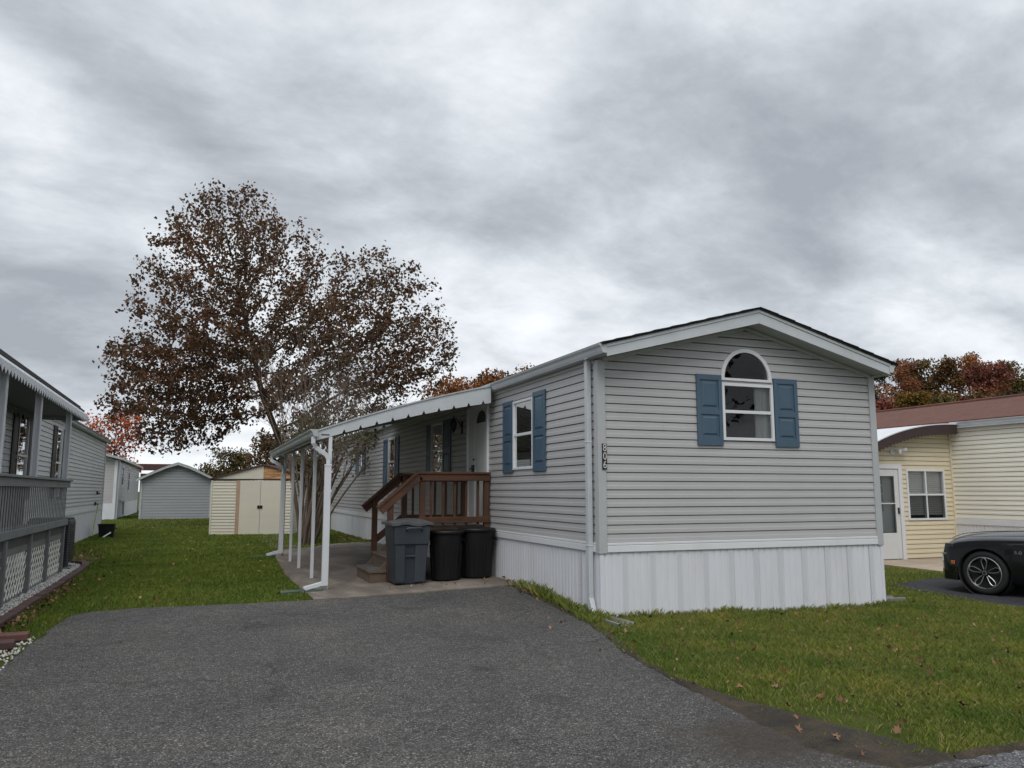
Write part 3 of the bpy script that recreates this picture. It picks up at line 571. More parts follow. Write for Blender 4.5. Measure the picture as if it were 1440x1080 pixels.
so.quad((-.13, -OV, 3.285), (0, -OV, 3.285), (0, LEN, 3.285), (-.13, LEN, 3.285)); so.quad((W+.13, -OV, 3.285), (W, -OV, 3.285), (W, LEN, 3.285), (W+.13, LEN, 3.285))
so.build('soffit', m_soff, home)
st = MB()
st.prism([(.05, -.03, fz(.05)+.009), (2.33, -.03, 3.879), (2.33, -.03, 3.825), (.05, -.03, fz(.05)-.045)], (0, .028, 0)); st.prism([(2.3305, -.03, 3.879), (4.55, -.03, fz(4.55)+.009), (4.55, -.03, fz(4.55)-.045), (2.3305, -.03, 3.825)], (0, .028, 0))
st.box(-.03, -.001, .09, LEN, 3.235, 3.282); st.build('soffit_trim', m_soff, home, bevel=.004)
def gutter(xw, sgn, y0, y1, zt):                       # ogee gutter along Y; outer side is sgn
    prof = [(0, zt-.005), (0, zt-.115), (.055, zt-.115), (.075, zt-.085), (.085, zt-.045), (.112, zt-.02), (.118, zt), (.110, zt), (.104, zt-.014), (.078, zt-.04), (.068, zt-.08), (.052, zt-.108), (.006, zt-.108), (.006, zt-.005)]
    m = MB(); pts = [(xw+sgn*a, y0, z) for a, z in prof]; m.prism(pts, (0, y1-y0, 0)); m.poly([(xw+sgn*a, y0-.002, z) for a, z in prof[:7]]); m.poly([(xw+sgn*a, y1+.002, z) for a, z in prof[:7]]); return m
gb = MB(); gb.box(-.035, -.012, -OV+.032, LEN, 3.287, 3.43); gb.box(W+.012, W+.035, -OV+.032, LEN, 3.287, 3.43); gb.build('eave_board', m_fasc, home)
gutter(-.036, -1, -OV-.005, LEN, 3.425).build('gutter', m_fasc, home); gutter(W+.036, 1, -OV-.012, LEN, 3.425).build('gutter', m_fasc, home)
ds = MB()                                              # rectangular downspout with a kicked-out foot
ds.box(-.098, -.034, .135, .218, .20, 3.31); ds.hexa([(-.10, .04, .065), (-.032, .04, .065), (-.032, .12, .02), (-.10, .12, .02), (-.098, .135, .25), (-.034, .135, .25), (-.034, .218, .20), (-.098, .218, .20)][:8])
ds.box(-.102, -.030, .131, .222, 2.2, 2.22); ds.box(-.102, -.030, .131, .222, .88, .90)
ds.build('downspout', m_fasc, home, bevel=.006)
# gable windows
window(home, PF, 1.89, 2.75, 2.27, 3.065, curtain=[(2.50, 2.72)], glass=m_glass)
ar = MB(); ap = []
for i in range(33):
    a = math.pi*i/32; ap.append((math.cos(a), math.sin(a)))
for (ra, rb, oa, ob) in ((.372, .425, -.05, .034),):
    for (c0, s0), (c1, s1) in zip(ap[:-1], ap[1:]): ar.hexa([PF(2.31+ra*c0, 3.135+ra*s0, oa), PF(2.31+rb*c0, 3.135+rb*s0, oa), PF(2.31+rb*c0, 3.135+rb*s0, ob), PF(2.31+ra*c0, 3.135+ra*s0, ob), PF(2.31+ra*c1, 3.135+ra*s1, oa), PF(2.31+rb*c1, 3.135+rb*s1, oa), PF(2.31+rb*c1, 3.135+rb*s1, ob), PF(2.31+ra*c1, 3.135+ra*s1, ob)])
fbox(ar, PF, 1.885, 2.735, 3.100, 3.1345, -.05, .034)
arch = ar.build('arched_window', m_white, home)
g = MB(); g.poly([PF(2.31+.38*c, 3.135+.38*s, .004) for c, s in ap]); g.build('glass', m_glass, arch)
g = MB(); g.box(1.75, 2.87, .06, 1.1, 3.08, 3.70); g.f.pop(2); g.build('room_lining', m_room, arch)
shutter(home, PF, 1.475, 1.885, 2.195, 3.165, m_blue); shutter(home, PF, 2.765, 3.175, 2.195, 3.165, m_blue)
# long-side windows
window(home, PS, 2.13, 2.97, 1.92, 3.03, curtain=[(2.58, 2.93)])
shutter(home, PS, 2.98, 3.42, 1.875, 3.055, m_blue); shutter(home, PS, 1.65, 2.12, 1.875, 3.085, m_blue)
window(home, PS, 7.02, 7.95, 1.88, 3.04, glass=m_glassr); shutter(home, PS, 7.97, 8.30, 1.83, 3.05, m_blue); shutter(home, PS, 6.46, 7.0, 1.83, 3.05, m_blue)
window(home, PS, 11.46, 12.24, 1.73, 2.98, curtain=[(11.5, 11.8)]); shutter(home, PS, 12.26, 12.82, 1.68, 2.98, m_blue); shutter(home, PS, 10.98, 11.44, 1.68, 3.0, m_blue)
window(home, PS, 15.95, 16.40, 2.12, 3.08); shutter(home, PS, 16.42, 17.03, 2.10, 3.09, m_blue); shutter(home, PS, 15.46, 15.93, 2.10, 3.09, m_blue)
# door
df = MB(); fbox(df, PS, 4.17, 4.245, .9, 3.13, -.05, .05); fbox(df, PS, 5.27, 5.35, .9, 3.13, -.05, .05); fbox(df, PS, 4.245, 5.27, 3.085, 3.15, -.05, .05); fbox(df, PS, 4.15, 5.36, .88, 1.01, -.05, .055); df.build('door_frame', m_white, home, bevel=.005)
dl = MB(); fbox(dl, PS, 4.25, 4.895, 1.012, 3.083, -.03, .012); fbox(dl, PS, 4.915, 5.265, 1.012, 3.083, -.03, .024)
for a, b in ((1.15, 1.75), (1.9, 2.65)): fbox(dl, PS, 4.37, 4.78, a, b, .012, .018)
door = dl.build('door', m_door, home, bevel=.005)
fl = MB(); fl.poly([PS(4.575+.27*math.cos(math.pi*i/12), 2.82+.22*math.sin(math.pi*i/12), .014) for i in range(13)]); fl.build('fanlight', m_lens, door)
fl = MB(); fbox(fl, PS, 4.92, 5.02, 1.93, 2.06, .025, .055); fl.tube([PS(4.97, 1.99, .04), PS(4.97, 1.99, .10), PS(4.86, 1.99, .11)], .012); fl.build('handle', m_blk2, door); fl = MB(); fl.tube([PS(4.94, 2.16, .02), PS(4.94, 2.16, .05)], .02); fl.build('deadbolt', m_blk2, door)
# coach lantern by the door
la = MB(); yl, xl, zl = 5.72, -.19, 2.76
la.box(-.03, -.015, yl-.04, yl+.04, 2.68, 2.93); la.tube([(-.03, yl, 2.82), (-.12, yl, 2.97), (xl, yl, 2.99), (xl, yl, 3.04)], .012)
la.lathe([(.0, .15), (.02, .135), (.032, .11), (.072, .06), (.075, .052)], (xl, yl, zl+.09), n=6); la.lathe([(.035, -.10), (.046, -.08), (.04, -.076)], (xl, yl, zl+.09), n=6); la.lathe([(.0, -.16), (.012, -.14), (.032, -.105)], (xl, yl, zl+.09), n=6)
for k in range(6):
    a = k*math.pi/3; la.tube([(xl+.070*math.cos(a), yl+.070*math.sin(a), zl+.145), (xl+.044*math.cos(a), yl+.044*math.sin(a), zl+.012)], .006, 5)
lamp = la.build('wall_lantern', m_blk2, home); g = MB(); g.lathe([(.064, .05), (.040, -.076)], (xl, yl, zl+.09), n=6); g.build('glass', m_lens, lamp)
# house number on the corner post
hn = MB(); hn.box(.022, .088, -.046, -.0305, 1.855, 2.185); hnum = hn.build('number_plate', m_numtile, home, bevel=.004); m_digit = M('pale_enamel', (.55, .55, .52), .4, .05)
for ch, zc in (('8', 2.128), ('0', 2.02), ('6', 1.912)):
    me = text_mesh(ch, .135, .004); me.materials.append(m_digit); o = bpy.data.objects.new('digit', me); COL.objects.link(o); o.parent = hnum
    o.rotation_euler = (R(90), 0, 0); o.location = (.055, -.0485, zc); o.scale = (.85, 1, 1); ORG[o.name] = (0, 0, 0)
fz_ = MB(); fz_.box(-.06, -.012, 13.5, 13.58, 1.0, 1.14); fz_.tube([(-.05, 13.54, 1.02), (-.11, 13.54, .98)], .018); fz_.build('outdoor_tap', m_blk2, home)
# ================================================================ CARPORT AWNING
def curve_z(pts, x):
    for (xa, za), (xb, zb) in zip(pts[:-1], pts[1:]):
        if xa <= x <= xb: t = (x-xa)/(xb-xa); return za+(zb-za)*t
    return pts[0][1] if x < pts[0][0] else pts[-1][1]
def smooth_curve(pts, n):
    xs = np.linspace(pts[0][0], pts[-1][0], n); px = [p[0] for p in pts]; pz = [p[1] for p in pts]; co = np.polyfit(px, pz, 3); return [(float(x), float(np.polyval(co, x))) for x in xs]
aw = thing('carport_awning', 'curved white aluminium awning with scalloped valance over the patio and wooden steps', 'awning', (-2.83, 3.8, .05))
AT = smooth_curve([(-3.10, 2.515), (-2.55, 2.70), (-1.97, 2.91), (-1.25, 3.09), (-.76, 3.25), (-.11, 3.385)], 26)
Y0, Y1 = 3.78, 11.6
rp = MB()
rp.grid([[(x, Y0-.03, z+.012) for x, z in AT], [(x, Y1, z+.012) for x, z in AT]]); rp.grid([[(x, Y1, z-.012) for x, z in AT], [(x, Y0-.03, z-.012) for x, z in AT]])
rp.grid([[(x, Y0-.03, z-.012) for x, z in AT], [(x, Y0-.03, z+.012) for x, z in AT]])
y = Y0+.15
while y < Y1:                                          # standing pan ribs on the underside
    rp.grid([[(x, y, z-.013) for x, z in AT], [(x, y, z-.06) for x, z in AT], [(x, y+.03, z-.06) for x, z in AT], [(x, y+.03, z-.013) for x, z in AT]]); y += .30
rp.build('roof_panel', m_alumg, aw, smooth=30)  # white panels coloured greyer here to imitate deeper shade under the awning
va = MB()
def botz(x): t = (x+3.06)/2.95; return curve_z(AT, x)-(.155+.14*t)
xs = list(np.linspace(-3.05, -.12, 160)); pitch = .262
def notch(x):
    k = (x+2.62) % pitch; d = min(k, pitch-k); return max(0, .060*(1-d/.030)) if x > -2.75 else 0
xs = sorted(set(xs+[-2.62+pitch*i+dd for i in range(10) for dd in (-.030, 0, .030)])); xs = [x for x in xs if -3.06 < x < -.115]
for a, b in zip(xs[:-1], xs[1:]): va.hexa([(a, Y0-.012, botz(a)+notch(a)), (b, Y0-.012, botz(b)+notch(b)), (b, Y0, botz(b)+notch(b)), (a, Y0, botz(a)+notch(a)), (a, Y0-.012, curve_z(AT, a)-.012), (b, Y0-.012, curve_z(AT, b)-.012), (b, Y0, curve_z(AT, b)-.012), (a, Y0, curve_z(AT, a)-.012)])
va.build('valance', m_fasc, aw)
sl = MB(); sl.box(-2.98, -2.85, Y0-.016, Y0-.0125, 2.462, 2.478); sl.build('slot', m_dark, aw)
gutter(-3.05, -1, Y0-.16, Y1+.05, 2.545).build('gutter', m_alumg, aw)
bmx = MB(); bmx.box(-2.86, -2.80, Y0+.005, Y1-.1, 2.44, 2.545); bmx.box(-3.045, -3.01, Y0+.005, Y1, 2.40, 2.50); bmx.build('beam', m_alumg, aw)
for i, py in enumerate([3.80, 5.53, 7.48, 9.10, 10.88]):
    p = MB(); p.box(-2.855, -2.800, py-.028, py+.028, .062, 2.44); p.box(-2.865, -2.79, py-.038, py+.038, .062, .070)
    if i == 0: p.box(-2.852, -2.803, py-.026, py+.026, 2.44, 2.52)
    p.build('post', m_alum, aw, bevel=.004)
def awn_spout(yc, x, last):
    d = MB(); path = [(-3.11, Y0-.10 if not last else Y1-.2, 2.43), (-3.11, Y0-.10 if not last else Y1-.2, 2.33), (-3.06, yc, 2.26), (x-.04, yc, 2.15), (x, yc, 2.08), (x, yc, 2.0)]
    for a, b in zip(path[:-1], path[1:]): pass
    d.tube(path, [.036, .036, .038, .038, .038, .038], 4, flat=1.25)
    d.box(x-.055, x+.045, yc-.042, yc+.034, .20, 2.0); d.box(x-.06, x+.05, yc-.047, yc+.039, 1.97, 2.0)
    d.beam((x-.02, yc, .17), (x-.32, yc, .095), .072, .062)
    d.hexa([(x-.06, yc-.04, .13), (x+.045, yc-.04, .13), (x+.045, yc+.032, .13), (x-.06, yc+.032, .13), (x-.055, yc-.042, .20), (x+.045, yc-.042, .20), (x+.045, yc+.034, .20), (x-.055, yc+.034, .20)])
    return d.build('downspout', m_alum, aw, bevel=.006)
awn_spout(3.72, -2.86, False); awn_spout(10.80, -2.87, True)
# splash blocks: an open trough
def splash(name, label, x, y, z, ang, L, w, mat, group=None):
    t = MB(); c, s = math.cos(ang), math.sin(ang); rows = []
    for i in range(9):
        u = L*i/8; ww = w*(.75+.35*i/8); row = []
        for (a, hh) in ((-1, .0), (-1, .062-.02*i/8), (-.82, .066-.02*i/8), (-.70, .018), (0, .012), (.70, .018), (.82, .066-.02*i/8), (1, .062-.02*i/8), (1, 0)):
            v = a*ww/2; row.append((x+c*u-s*v, y+s*u+c*v, z+hh))
        rows.append(row)
    t.grid(rows); t.poly(rows[0][::-1]); u0 = rows[0]; 
    return tag(t.build(name, mat, None, bevel=.004), label, 'splash block', group)
splash('splash_block', 'open grey plastic splash block under the corner downspout', -.10, .10, .012, R(-84), .78, .22, m_gplas)
splash('splash_block', 'dark green splash block under the near awning downspout', -2.90, 3.62, .035, R(176), .62, .20, m_green)
splash('splash_block', 'dark green splash block at the far end of the patio by the shrub', -2.98, 10.75, .03, R(178), .62, .2, m_green)
splash('splash_block', 'grey splash block at the right back corner of the white skirting', 4.64, .25, -.05, R(10), .62, .22, m_gplas)
# ================================================================ WOODEN STEPS
sp = thing('wooden_steps', 'dark brown stained wooden entry steps with railings and grey treads', 'steps', (-1.0, 4.7, .09))
YN, YF = 4.10, 5.38; DX = -1.27; DZ = 1.0
def zg(x, y): return float(hgt(x, y))+.032
dk = MB()
for i in range(9):
    ya = YN+.02+i*(YF-YN-.04)/9; dk.box(DX, -.045, ya, ya+(YF-YN-.04)/9-.008, DZ-.035, DZ)
dk.build('deck_boards', m_woodo, sp, bevel=.003)
mt = MB(); mt.box(DX+.08, -.22, YN+.12, YF-.2, DZ+.002, DZ+.012); mt.build('mat', m_matt, sp)
fr = MB(); fr.box(DX-.005, -.04, YN-.02, YN+.018, DZ-.20, DZ-.036); fr.box(DX-.005, -.04, YF-.018, YF+.02, DZ-.2, DZ-.036); fr.box(DX-.035, DX-.006, YN-.02, YF+.02, DZ-.2, DZ-.002); fr.build('deck_skirt', m_woodx, sp, bevel=.004)
for k, (xa, zt) in enumerate(((-2.08, .285), (-1.82, .52), (-1.545, .76))):
    s = MB(); zb = zg(xa, 4.6) if k == 0 else zt-.235
    s.box(xa+.012, xa+.04, YN+.05, YF-.03, zb, zt-.036); xb = xa+.30 if k < 2 else DX-.036
    s.box(xa+.04, xb, YN+.05, YN+.08, zb, zt-.036); s.box(xa+.04, xb, YF-.06, YF-.03, zb, zt-.036)
    st_ = s.build('step', m_woodo, sp, bevel=.004)
    t = MB(); t.box(xa-.008, xb-.002, YN+.03, YF-.01, zt-.036, zt); t.build('tread', m_woodo, st_, bevel=.004); t = MB(); t.box(xa+.035, xb-.03, YN+.09, YF-.07, zt+.001, zt+.009); t.build('tread_mat', m_matt, st_)
if True:
    s = MB()
    for yy in (YN+.10, YF-.14): s.prism([(-1.98, yy, zg(-1.9, 4.6)), (-1.5, yy, zg(-1.5, 4.6)), (DX-.04, yy, .62), (DX-.04, yy, .93), (-1.98, yy, .24)], (0, .035, 0))
    s.build('stringer', m_woodo, sp)
def rail_side(y, sgn, tag_):
    yo = y-.047 if sgn < 0 else y+.047                 # rails are nailed to the outer faces of the posts
    for (x, z0, z1) in ((DX+.045, zg(-1.2, y), 1.86), (-.085, zg(-.1, y), 1.86), (-1.765, zg(-1.76, y), 1.40)):
        p = MB(); p.box(x-.046, x+.046, y-.044, y+.044, z0, z1); p.build('post', m_woodz, sp, bevel=.004)
    r = MB(); r.box(DX-.02, -.03, *sorted((yo-.018, yo+.018)), 1.755, 1.868); r.box(DX-.06, -.03, y-.085, y+.065, 1.870, 1.908); r.build('top_rail', m_woodx, sp, bevel=.005)
    r = MB(); r.box(DX-.03, -.03, *sorted((yo-.018, yo+.018)), 1.045, 1.15); r.build('bottom_rail', m_woodx, sp, bevel=.005)
    for x in np.linspace(DX+.20, -.235, 5):
        b = MB(); yi = y+(.02 if sgn < 0 else -.02); b.box(x-.019, x+.019, yi-.0305, yi+.0085, 1.02, 1.868); b.build('baluster', m_woodz, sp, bevel=.003)
    h_ = MB(); a = Vector((DX-.03, yo, 1.86)); e = Vector((-1.97, yo, 1.285)); d = (e-a).normalized(); n_ = Vector((d.z, 0, -d.x)); n_ = n_ if n_.z > 0 else -n_
    h_.beam(a-n_*.045, e-n_*.045, .036, .115, (0, 0, 1)); h_.beam(a+n_*.032+Vector((0, (y-yo)*.8, 0)), e+n_*.032+Vector((0, (y-yo)*.8, 0)), .14, .036, (0, 0, 1)); h_.build('handrail', m_woodx, sp, bevel=.004)
    l = MB(); l.beam((DX+.01, yo, 1.09), (-1.80, yo, .66), .036, .115); l.build('lower_rail', m_woodx, sp, bevel=.004)
rail_side(YN, -1, 'near'); rail_side(YF, 1, 'far')
# ================================================================ BINS
def superrect(cx, cy, hx, hy, r, z, n=6):
    pts = []
    for (sx, sy, a0) in ((1, 1, 0), (-1, 1, 90), (-1, -1, 180), (1, -1, 270)):
        for i in range(n+1):
            a = R(a0+90*i/n); pts.append((cx+sx*(hx-r)+r*math.cos(a), cy+sy*(hy-r)+r*math.sin(a), z))
    return pts
def loft(mb, rings, cap0=True, cap1=True):
    mb.grid([r+[r[0]] for r in rings])
    if cap0: mb.poly(rings[0][::-1])
    if cap1: mb.poly(rings[-1])
bz = float(hgt(-1.5, 3.8))+.031
wb = thing('wheeled_bin', 'tall blue-grey wheeled rubbish cart with closed lid standing before the wooden steps', 'bin', (-1.545, 3.82, bz))
b = MB(); bx, by = -1.545, 3.82
loft(b, [superrect(bx, by, .245, .27, .05, bz+.012), superrect(bx, by, .25, .275, .05, bz+.03), superrect(bx, by, .275, .305, .05, bz+.60), superrect(bx, by, .292, .325, .05, bz+.64), superrect(bx, by, .305, .345, .05, bz+.93), superrect(bx, by, .325, .365, .05, bz+.935), superrect(bx, by, .325, .365, .05, bz+.955)])
# the front has a recessed channel with a lift bar
body = b.build('body', m_bin, wb, smooth=35)
ft = lambda z: by-(.275+(z-bz-.03)*.0525)             # front surface at height z
f = MB()
for (xa, xb) in ((-.255, -.10), (.055, .245)):
    f.hexa([(bx+xa*.96, ft(bz+.05)-.022, bz+.03), (bx+xb*.96, ft(bz+.05)-.022, bz+.03), (bx+xb*.96, ft(bz+.05)+.05, bz+.03), (bx+xa*.96, ft(bz+.05)+.05, bz+.03), (bx+xa*1.04, ft(bz+.62)-.022, bz+.62), (bx+xb*1.04, ft(bz+.62)-.022, bz+.62), (bx+xb*1.04, ft(bz+.62)+.05, bz+.62), (bx+xa*1.04, ft(bz+.62)+.05, bz+.62)])
f.hexa([(bx-.278, by-.345, bz+.625), (bx+.278, by-.345, bz+.625), (bx+.278, by-.25, bz+.625), (bx-.278, by-.25, bz+.625), (bx-.297, by-.36, bz+.92), (bx+.297, by-.36, bz+.92), (bx+.297, by-.25, bz+.92), (bx-.297, by-.25, bz+.92)])
f.build('front_panel', m_bin, wb, bevel=.012, seg=3)
f = MB(); f.tube([(bx-.10, ft(bz+.44)-.022, bz+.44), (bx+.055, ft(bz+.44)-.022, bz+.44)], .014, 8); f.build('lift_bar', m_bin, wb, smooth=40)
f = MB(); f.tube([(bx-.10, by-.355, bz+.83), (bx-.10, by-.395, bz+.875), (bx-.08, by-.40, bz+.885), (bx+.13, by-.40, bz+.885), (bx+.15, by-.395, bz+.875), (bx+.15, by-.355, bz+.83)], .013, 8); f.build('handle', m_bin, wb, smooth=40)
lid = MB(); rows = []
for i in range(13):
    u = -1+2*i/12; rows.append([(bx+.345*u, by+.385*v, bz+.965+.045*(1-abs(u)**3)*(1-abs(v)**3)+.018*math.sin(u*5+v*3)*(1-abs(u)**4)) for v in np.linspace(-1, 1, 13)])
lid.grid(rows); e = [r[0] for r in rows]; 
for row_edge in ([r[0] for r in rows], [r[-1] for r in rows], rows[0], rows[-1]): lid.grid([row_edge, [(p[0], p[1], p[2]-.04) for p in row_edge]])
lid.build('lid', m_lid, wb, smooth=40)
for s_ in (-1, 1):
    w = MB(); w.lathe([(.0, -.03), (.09, -.03), (.115, -.02), (.12, 0), (.115, .02), (.09, .03), (0, .03)], (bx+s_*.225, by+.31, bz+.12), 'x', 24); w.build('wheel', m_black, wb, smooth=40)
def round_can(label, x, y, rb, rt, hh, tilt, lidmat):
    z = float(hgt(x, y))+.031; t = thing('trash_can', label, 'trash can', (x, y, z), 'round black trash cans by the wooden steps'); m = MB()
    m.lathe([(0, .004), (rb-.02, .004), (rb, .02), (rb+.006, .05), (rb+(rt-rb)*.55, hh*.55), (rb+(rt-rb)*.56+.004, hh*.57), (rt, hh-.05), (rt+.02, hh-.04), (rt+.02, hh-.005), (rt+.005, hh-.005)], (x, y, z), 'z', 40)
    for k in range(14):                                # faint moulded flutes
        a = 2*math.pi*k/14+.2; m.tube([(x+(rb+.001)*math.cos(a), y+(rb+.001)*math.sin(a), z+.04), (x+(rt-.004)*math.cos(a), y+(rt-.004)*math.sin(a), z+hh*.72)], .010, 5)
    m.build('body', m_black, t, smooth=35)
    l = MB(); l.lathe([(rt+.036, hh-.035), (rt+.04, hh-.01), (rt+.03, hh+.008), (rt-.02, hh+.014), (rt-.06, hh+.006), (.12, hh+.03), (0, hh+.034)], (x, y, z), 'z', 40); l.build('lid', m_black, t, smooth=35)
    for s_ in (-1, 1):
        a0 = -.35 if s_ < 0 else 2.75; hnd = MB(); hnd.tube([(x+(rt+.012+.03*math.sin(q*math.pi))*math.cos(a0+.6*(q-.5)), y+(rt+.012+.03*math.sin(q*math.pi))*math.sin(a0+.6*(q-.5)), z+hh-.13-.05*math.sin(q*math.pi)) for q in np.linspace(0, 1, 9)], .014, 6); hnd.build('handle', m_black, t, smooth=40)
    return t
round_can('round black trash can directly beside the blue-grey wheeled bin', -.90, 3.75, .235, .275, .79, 0, m_black)
round_can('round black trash can tight against the white skirting of the home', -.36, 3.80, .24, .285, .80, 0, m_black)
# ================================================================ SHEDS
def rot_pts(o, ang, c): o.rotation_euler = (0, 0, ang)
cs = thing('metal_shed', 'small cream metal shed with double doors and a rusty gable panel', 'shed', (-4.31, 21.5, .04)); cs.rotation_euler = (0, 0, R(-18))
ORG[cs.name] = (0, 0, 0); CW, CD = 2.86, 2.4            # built about its own left front corner, then turned
CP = lambda u, z, o: (u, -o, z)
shp = [(0, -.03), (.012, -.03), (.0125, .012), (.055, .010), (.085, .002), (1, .002)]
w = MB(); siding(w, CP, .03, .86, 0, 1.93, .108, prof=shp); siding(w, CP, 2.52, CW-.03, 0, 1.93, .108, prof=shp); siding(w, lambda u, z, o: (-o, CD-u, z), 0, CD, 0, 1.93, .108, prof=shp); siding(w, lambda u, z, o: (CW+o, u, z), 0, CD, 0, 1.93, .108, prof=shp); siding(w, lambda u, z, o: (u, CD+o, z), 0, CW, 0, 1.93, .108, prof=shp); w.build('wall', m_creamb, cs)
g = MB(); g.prism([(0, 0, 1.98), (1.79, 0, 1.98), (1.79, 0, 2.46)], (0, .03, 0)); g.build('gable', m_creamb, cs)
g = MB(); g.prism([(1.795, 0, 1.98), (CW, 0, 1.98), (CW, 0, 2.17), (1.795, 0, 2.46)], (0, .03, 0)); tag_l = g.build('gable_panel', m_rust, cs); tag_l['label'] = 'orange rusted gable panel'
g = MB(); g.box(-.02, CW+.02, -.035, .0, 1.93, 1.978); g.build('door_track', m_brown, cs)
for (a, b) in ((.87, .985), (2.44, 2.51)): g = MB(); g.box(a, b, -.03, .02, 0, 1.928); g.build('jamb', m_peach, cs)
for (a, b) in ((-.025, .028), (CW-.028, CW+.025)): g = MB(); g.box(a, b, -.025, .03, 0, 1.928); g.build('corner_trim', m_creamb, cs)
for (a, b, s_) in ((.99, 1.712, 1), (1.722, 2.435, -1)):
    d = MB(); d.box(a, b, -.028, -.010, .02, 1.925); dd = d.build('door', m_creamb, cs, bevel=.004)
    hd = MB(); xk = b-.045 if s_ > 0 else a+.045; hd.box(xk-.04, xk+.04, -.05, -.0285, .93, 1.04); hd.build('handle', m_black, dd)
r = MB()
r.hexa([(-.06, -.08, 1.965), (1.79, -.08, 2.475), (1.79, CD+.08, 2.475), (-.06, CD+.08, 1.965), (-.06, -.08, 1.995), (1.79, -.08, 2.505), (1.79, CD+.08, 2.505), (-.06, CD+.08, 1.995)]); r.hexa([(1.79, -.08, 2.475), (CW+.06, -.08, 2.16), (CW+.06, CD+.08, 2.16), (1.79, CD+.08, 2.475), (1.79, -.08, 2.505), (CW+.06, -.08, 2.19), (CW+.06, CD+.08, 2.19), (1.79, CD+.08, 2.505)]); r.build('roof', m_brown2, cs)
gs = thing('barn_shed', 'blue-grey vinyl storage shed with a rounded barn roof', 'shed', (-5.9, 39.3, .04))
GP = lambda u, z, o: (u, 39.3-o, z)
GE = [(-7.95, 2.20), (-7.0, 2.68), (-6.45, 2.93), (-5.88, 3.12), (-5.3, 2.93), (-4.75, 2.68), (-3.80, 2.20)]
def slim(z):
    if z < 2.2: return (-7.72, -4.08)
    xs = np.linspace(-7.72, -4.08, 200); ok = [x for x in xs if curve_z(GE, x)-.05 > z]; return (min(ok), max(ok)) if ok else (0, -1)
w = MB(); siding(w, GP, -7.72, -4.08, .04, 3.0, .155, lim=slim); siding(w, lambda u, z, o: (-7.72-o, u, z), 39.3, 43.3, .04, 2.2, .155); siding(w, lambda u, z, o: (-4.08+o, u, z), 39.3, 43.3, .04, 2.2, .155); w.build('wall', m_shedg, gs)
r = MB()
for (a, b) in zip(GE[:-1], GE[1:]): r.hexa([(a[0], 39.05, a[1]), (b[0], 39.05, b[1]), (b[0], 43.5, b[1]), (a[0], 43.5, a[1]), (a[0], 39.05, a[1]+.05), (b[0], 39.05, b[1]+.05), (b[0], 43.5, b[1]+.05), (a[0], 43.5, a[1]+.05)])
r.build('roof', m_shing, gs)
r = MB()
for (a, b) in zip(GE[:-1], GE[1:]): r.prism([(a[0], 39.02, a[1]-.10), (b[0], 39.02, b[1]-.10), (b[0], 39.02, b[1]+.03), (a[0], 39.02, a[1]+.03)], (0, .027, 0))
r.build('fascia', m_alumg, gs)
for x in (-7.72, -4.16): c = MB(); c.box(x, x+.09, 39.25, 39.31, .04, 2.2); c.build('corner_trim', m_alumg, gs)
# ================================================================ LEFT NEIGHBOUR HOME, PORCH, ROW BEYOND
lh = thing('mobile_home', 'light grey mobile home at the left edge with black shutters behind a porch', 'house', (-8.1, 9, .02))
XL = -8.1; LP = lambda u, z, o: (XL+o, u, z)
w = MB(); siding(w, LP, -4, 24.6, 1.02, 3.42, .112, holes=[(8.92, 9.85, 1.45, 3.12), (13.42, 14.25, 1.45, 3.16)]); siding(w, lambda u, z, o: (u, 24.6+o, z), -12.4, XL, 1.02, 3.42, .112); siding(w, lambda u, z, o: (u, -4-o, z), -12.4, XL, 1.02, 3.42, .112); w.build('wall', m_sidb, lh)
s = MB(); skirt(s, lambda u, z, o: (XL+.01+o, u, z), -4, 24.6, lambda u: -.05, .93); s.build('skirting', m_skirt, lh)
s = MB(); s.box(XL+.002, XL+.036, -4, 24.52, .915, 1.03); s.build('trim_band', m_white, lh, bevel=.005)
s = MB(); s.box(XL-.05, XL+.032, 24.52, 24.635, .2, 3.44); s.build('corner_post', m_trim, lh, bevel=.006)
s = MB(); s.hexa([(XL+.16, -4.2, 3.47), (XL+.16, 24.85, 3.47), (-10.25, 24.85, 4.05), (-10.25, -4.2, 4.05), (XL+.16, -4.2, 3.50), (XL+.16, 24.85, 3.50), (-10.25, 24.85, 4.08), (-10.25, -4.2, 4.08)]); s.hexa([(-10.25, -4.2, 4.05), (-10.25, 24.85, 4.05), (-12.5, 24.85, 3.47), (-12.5, -4.2, 3.47), (-10.25, -4.2, 4.08), (-10.25, 24.85, 4.08), (-12.5, 24.85, 3.50), (-12.5, -4.2, 3.50)]); s.build('roof', m_shing, lh)
s = MB(); s.box(XL+.03, XL+.05, -4.2, 24.85, 3.42, 3.47); s.box(XL+.0, XL+.14, -4.2, 24.85, 3.40, 3.42); s.build('soffit', m_alumg, lh); gutter(XL+.05, 1, -4.2, 24.85, 3.49).build('gutter', m_alumg, lh)
for (a, b, sa, sb) in ((8.9, 9.87, 8.35, 8.88), (13.4, 14.27, 12.85, 13.38)):
    window(lh, LP, a, b, 1.43, 3.15, glass=m_glassr, curtain=[(a+.05, a+.5)]); shutter(lh, LP, sa, sb, 1.40, 3.17, m_blk2); shutter(lh, LP, b+.03, b+.5, 1.40, 3.17, m_blk2)
s = MB(); s.box(XL+.015, XL+.06, 7.30, 7.58, 2.58, 2.80); s.build('wall_light', m_white, lh, bevel=.01)
for (y, z) in ((22.6, 1.52), (22.2, 1.15)): s = MB(); s.box(XL+.012, XL+.06, y-.05, y+.05, z-.06, z+.06); s.tube([(XL+.05, y, z), (XL+.13, y, z-.03)], .02, 6); s.build('outdoor_tap', m_blk2, lh)
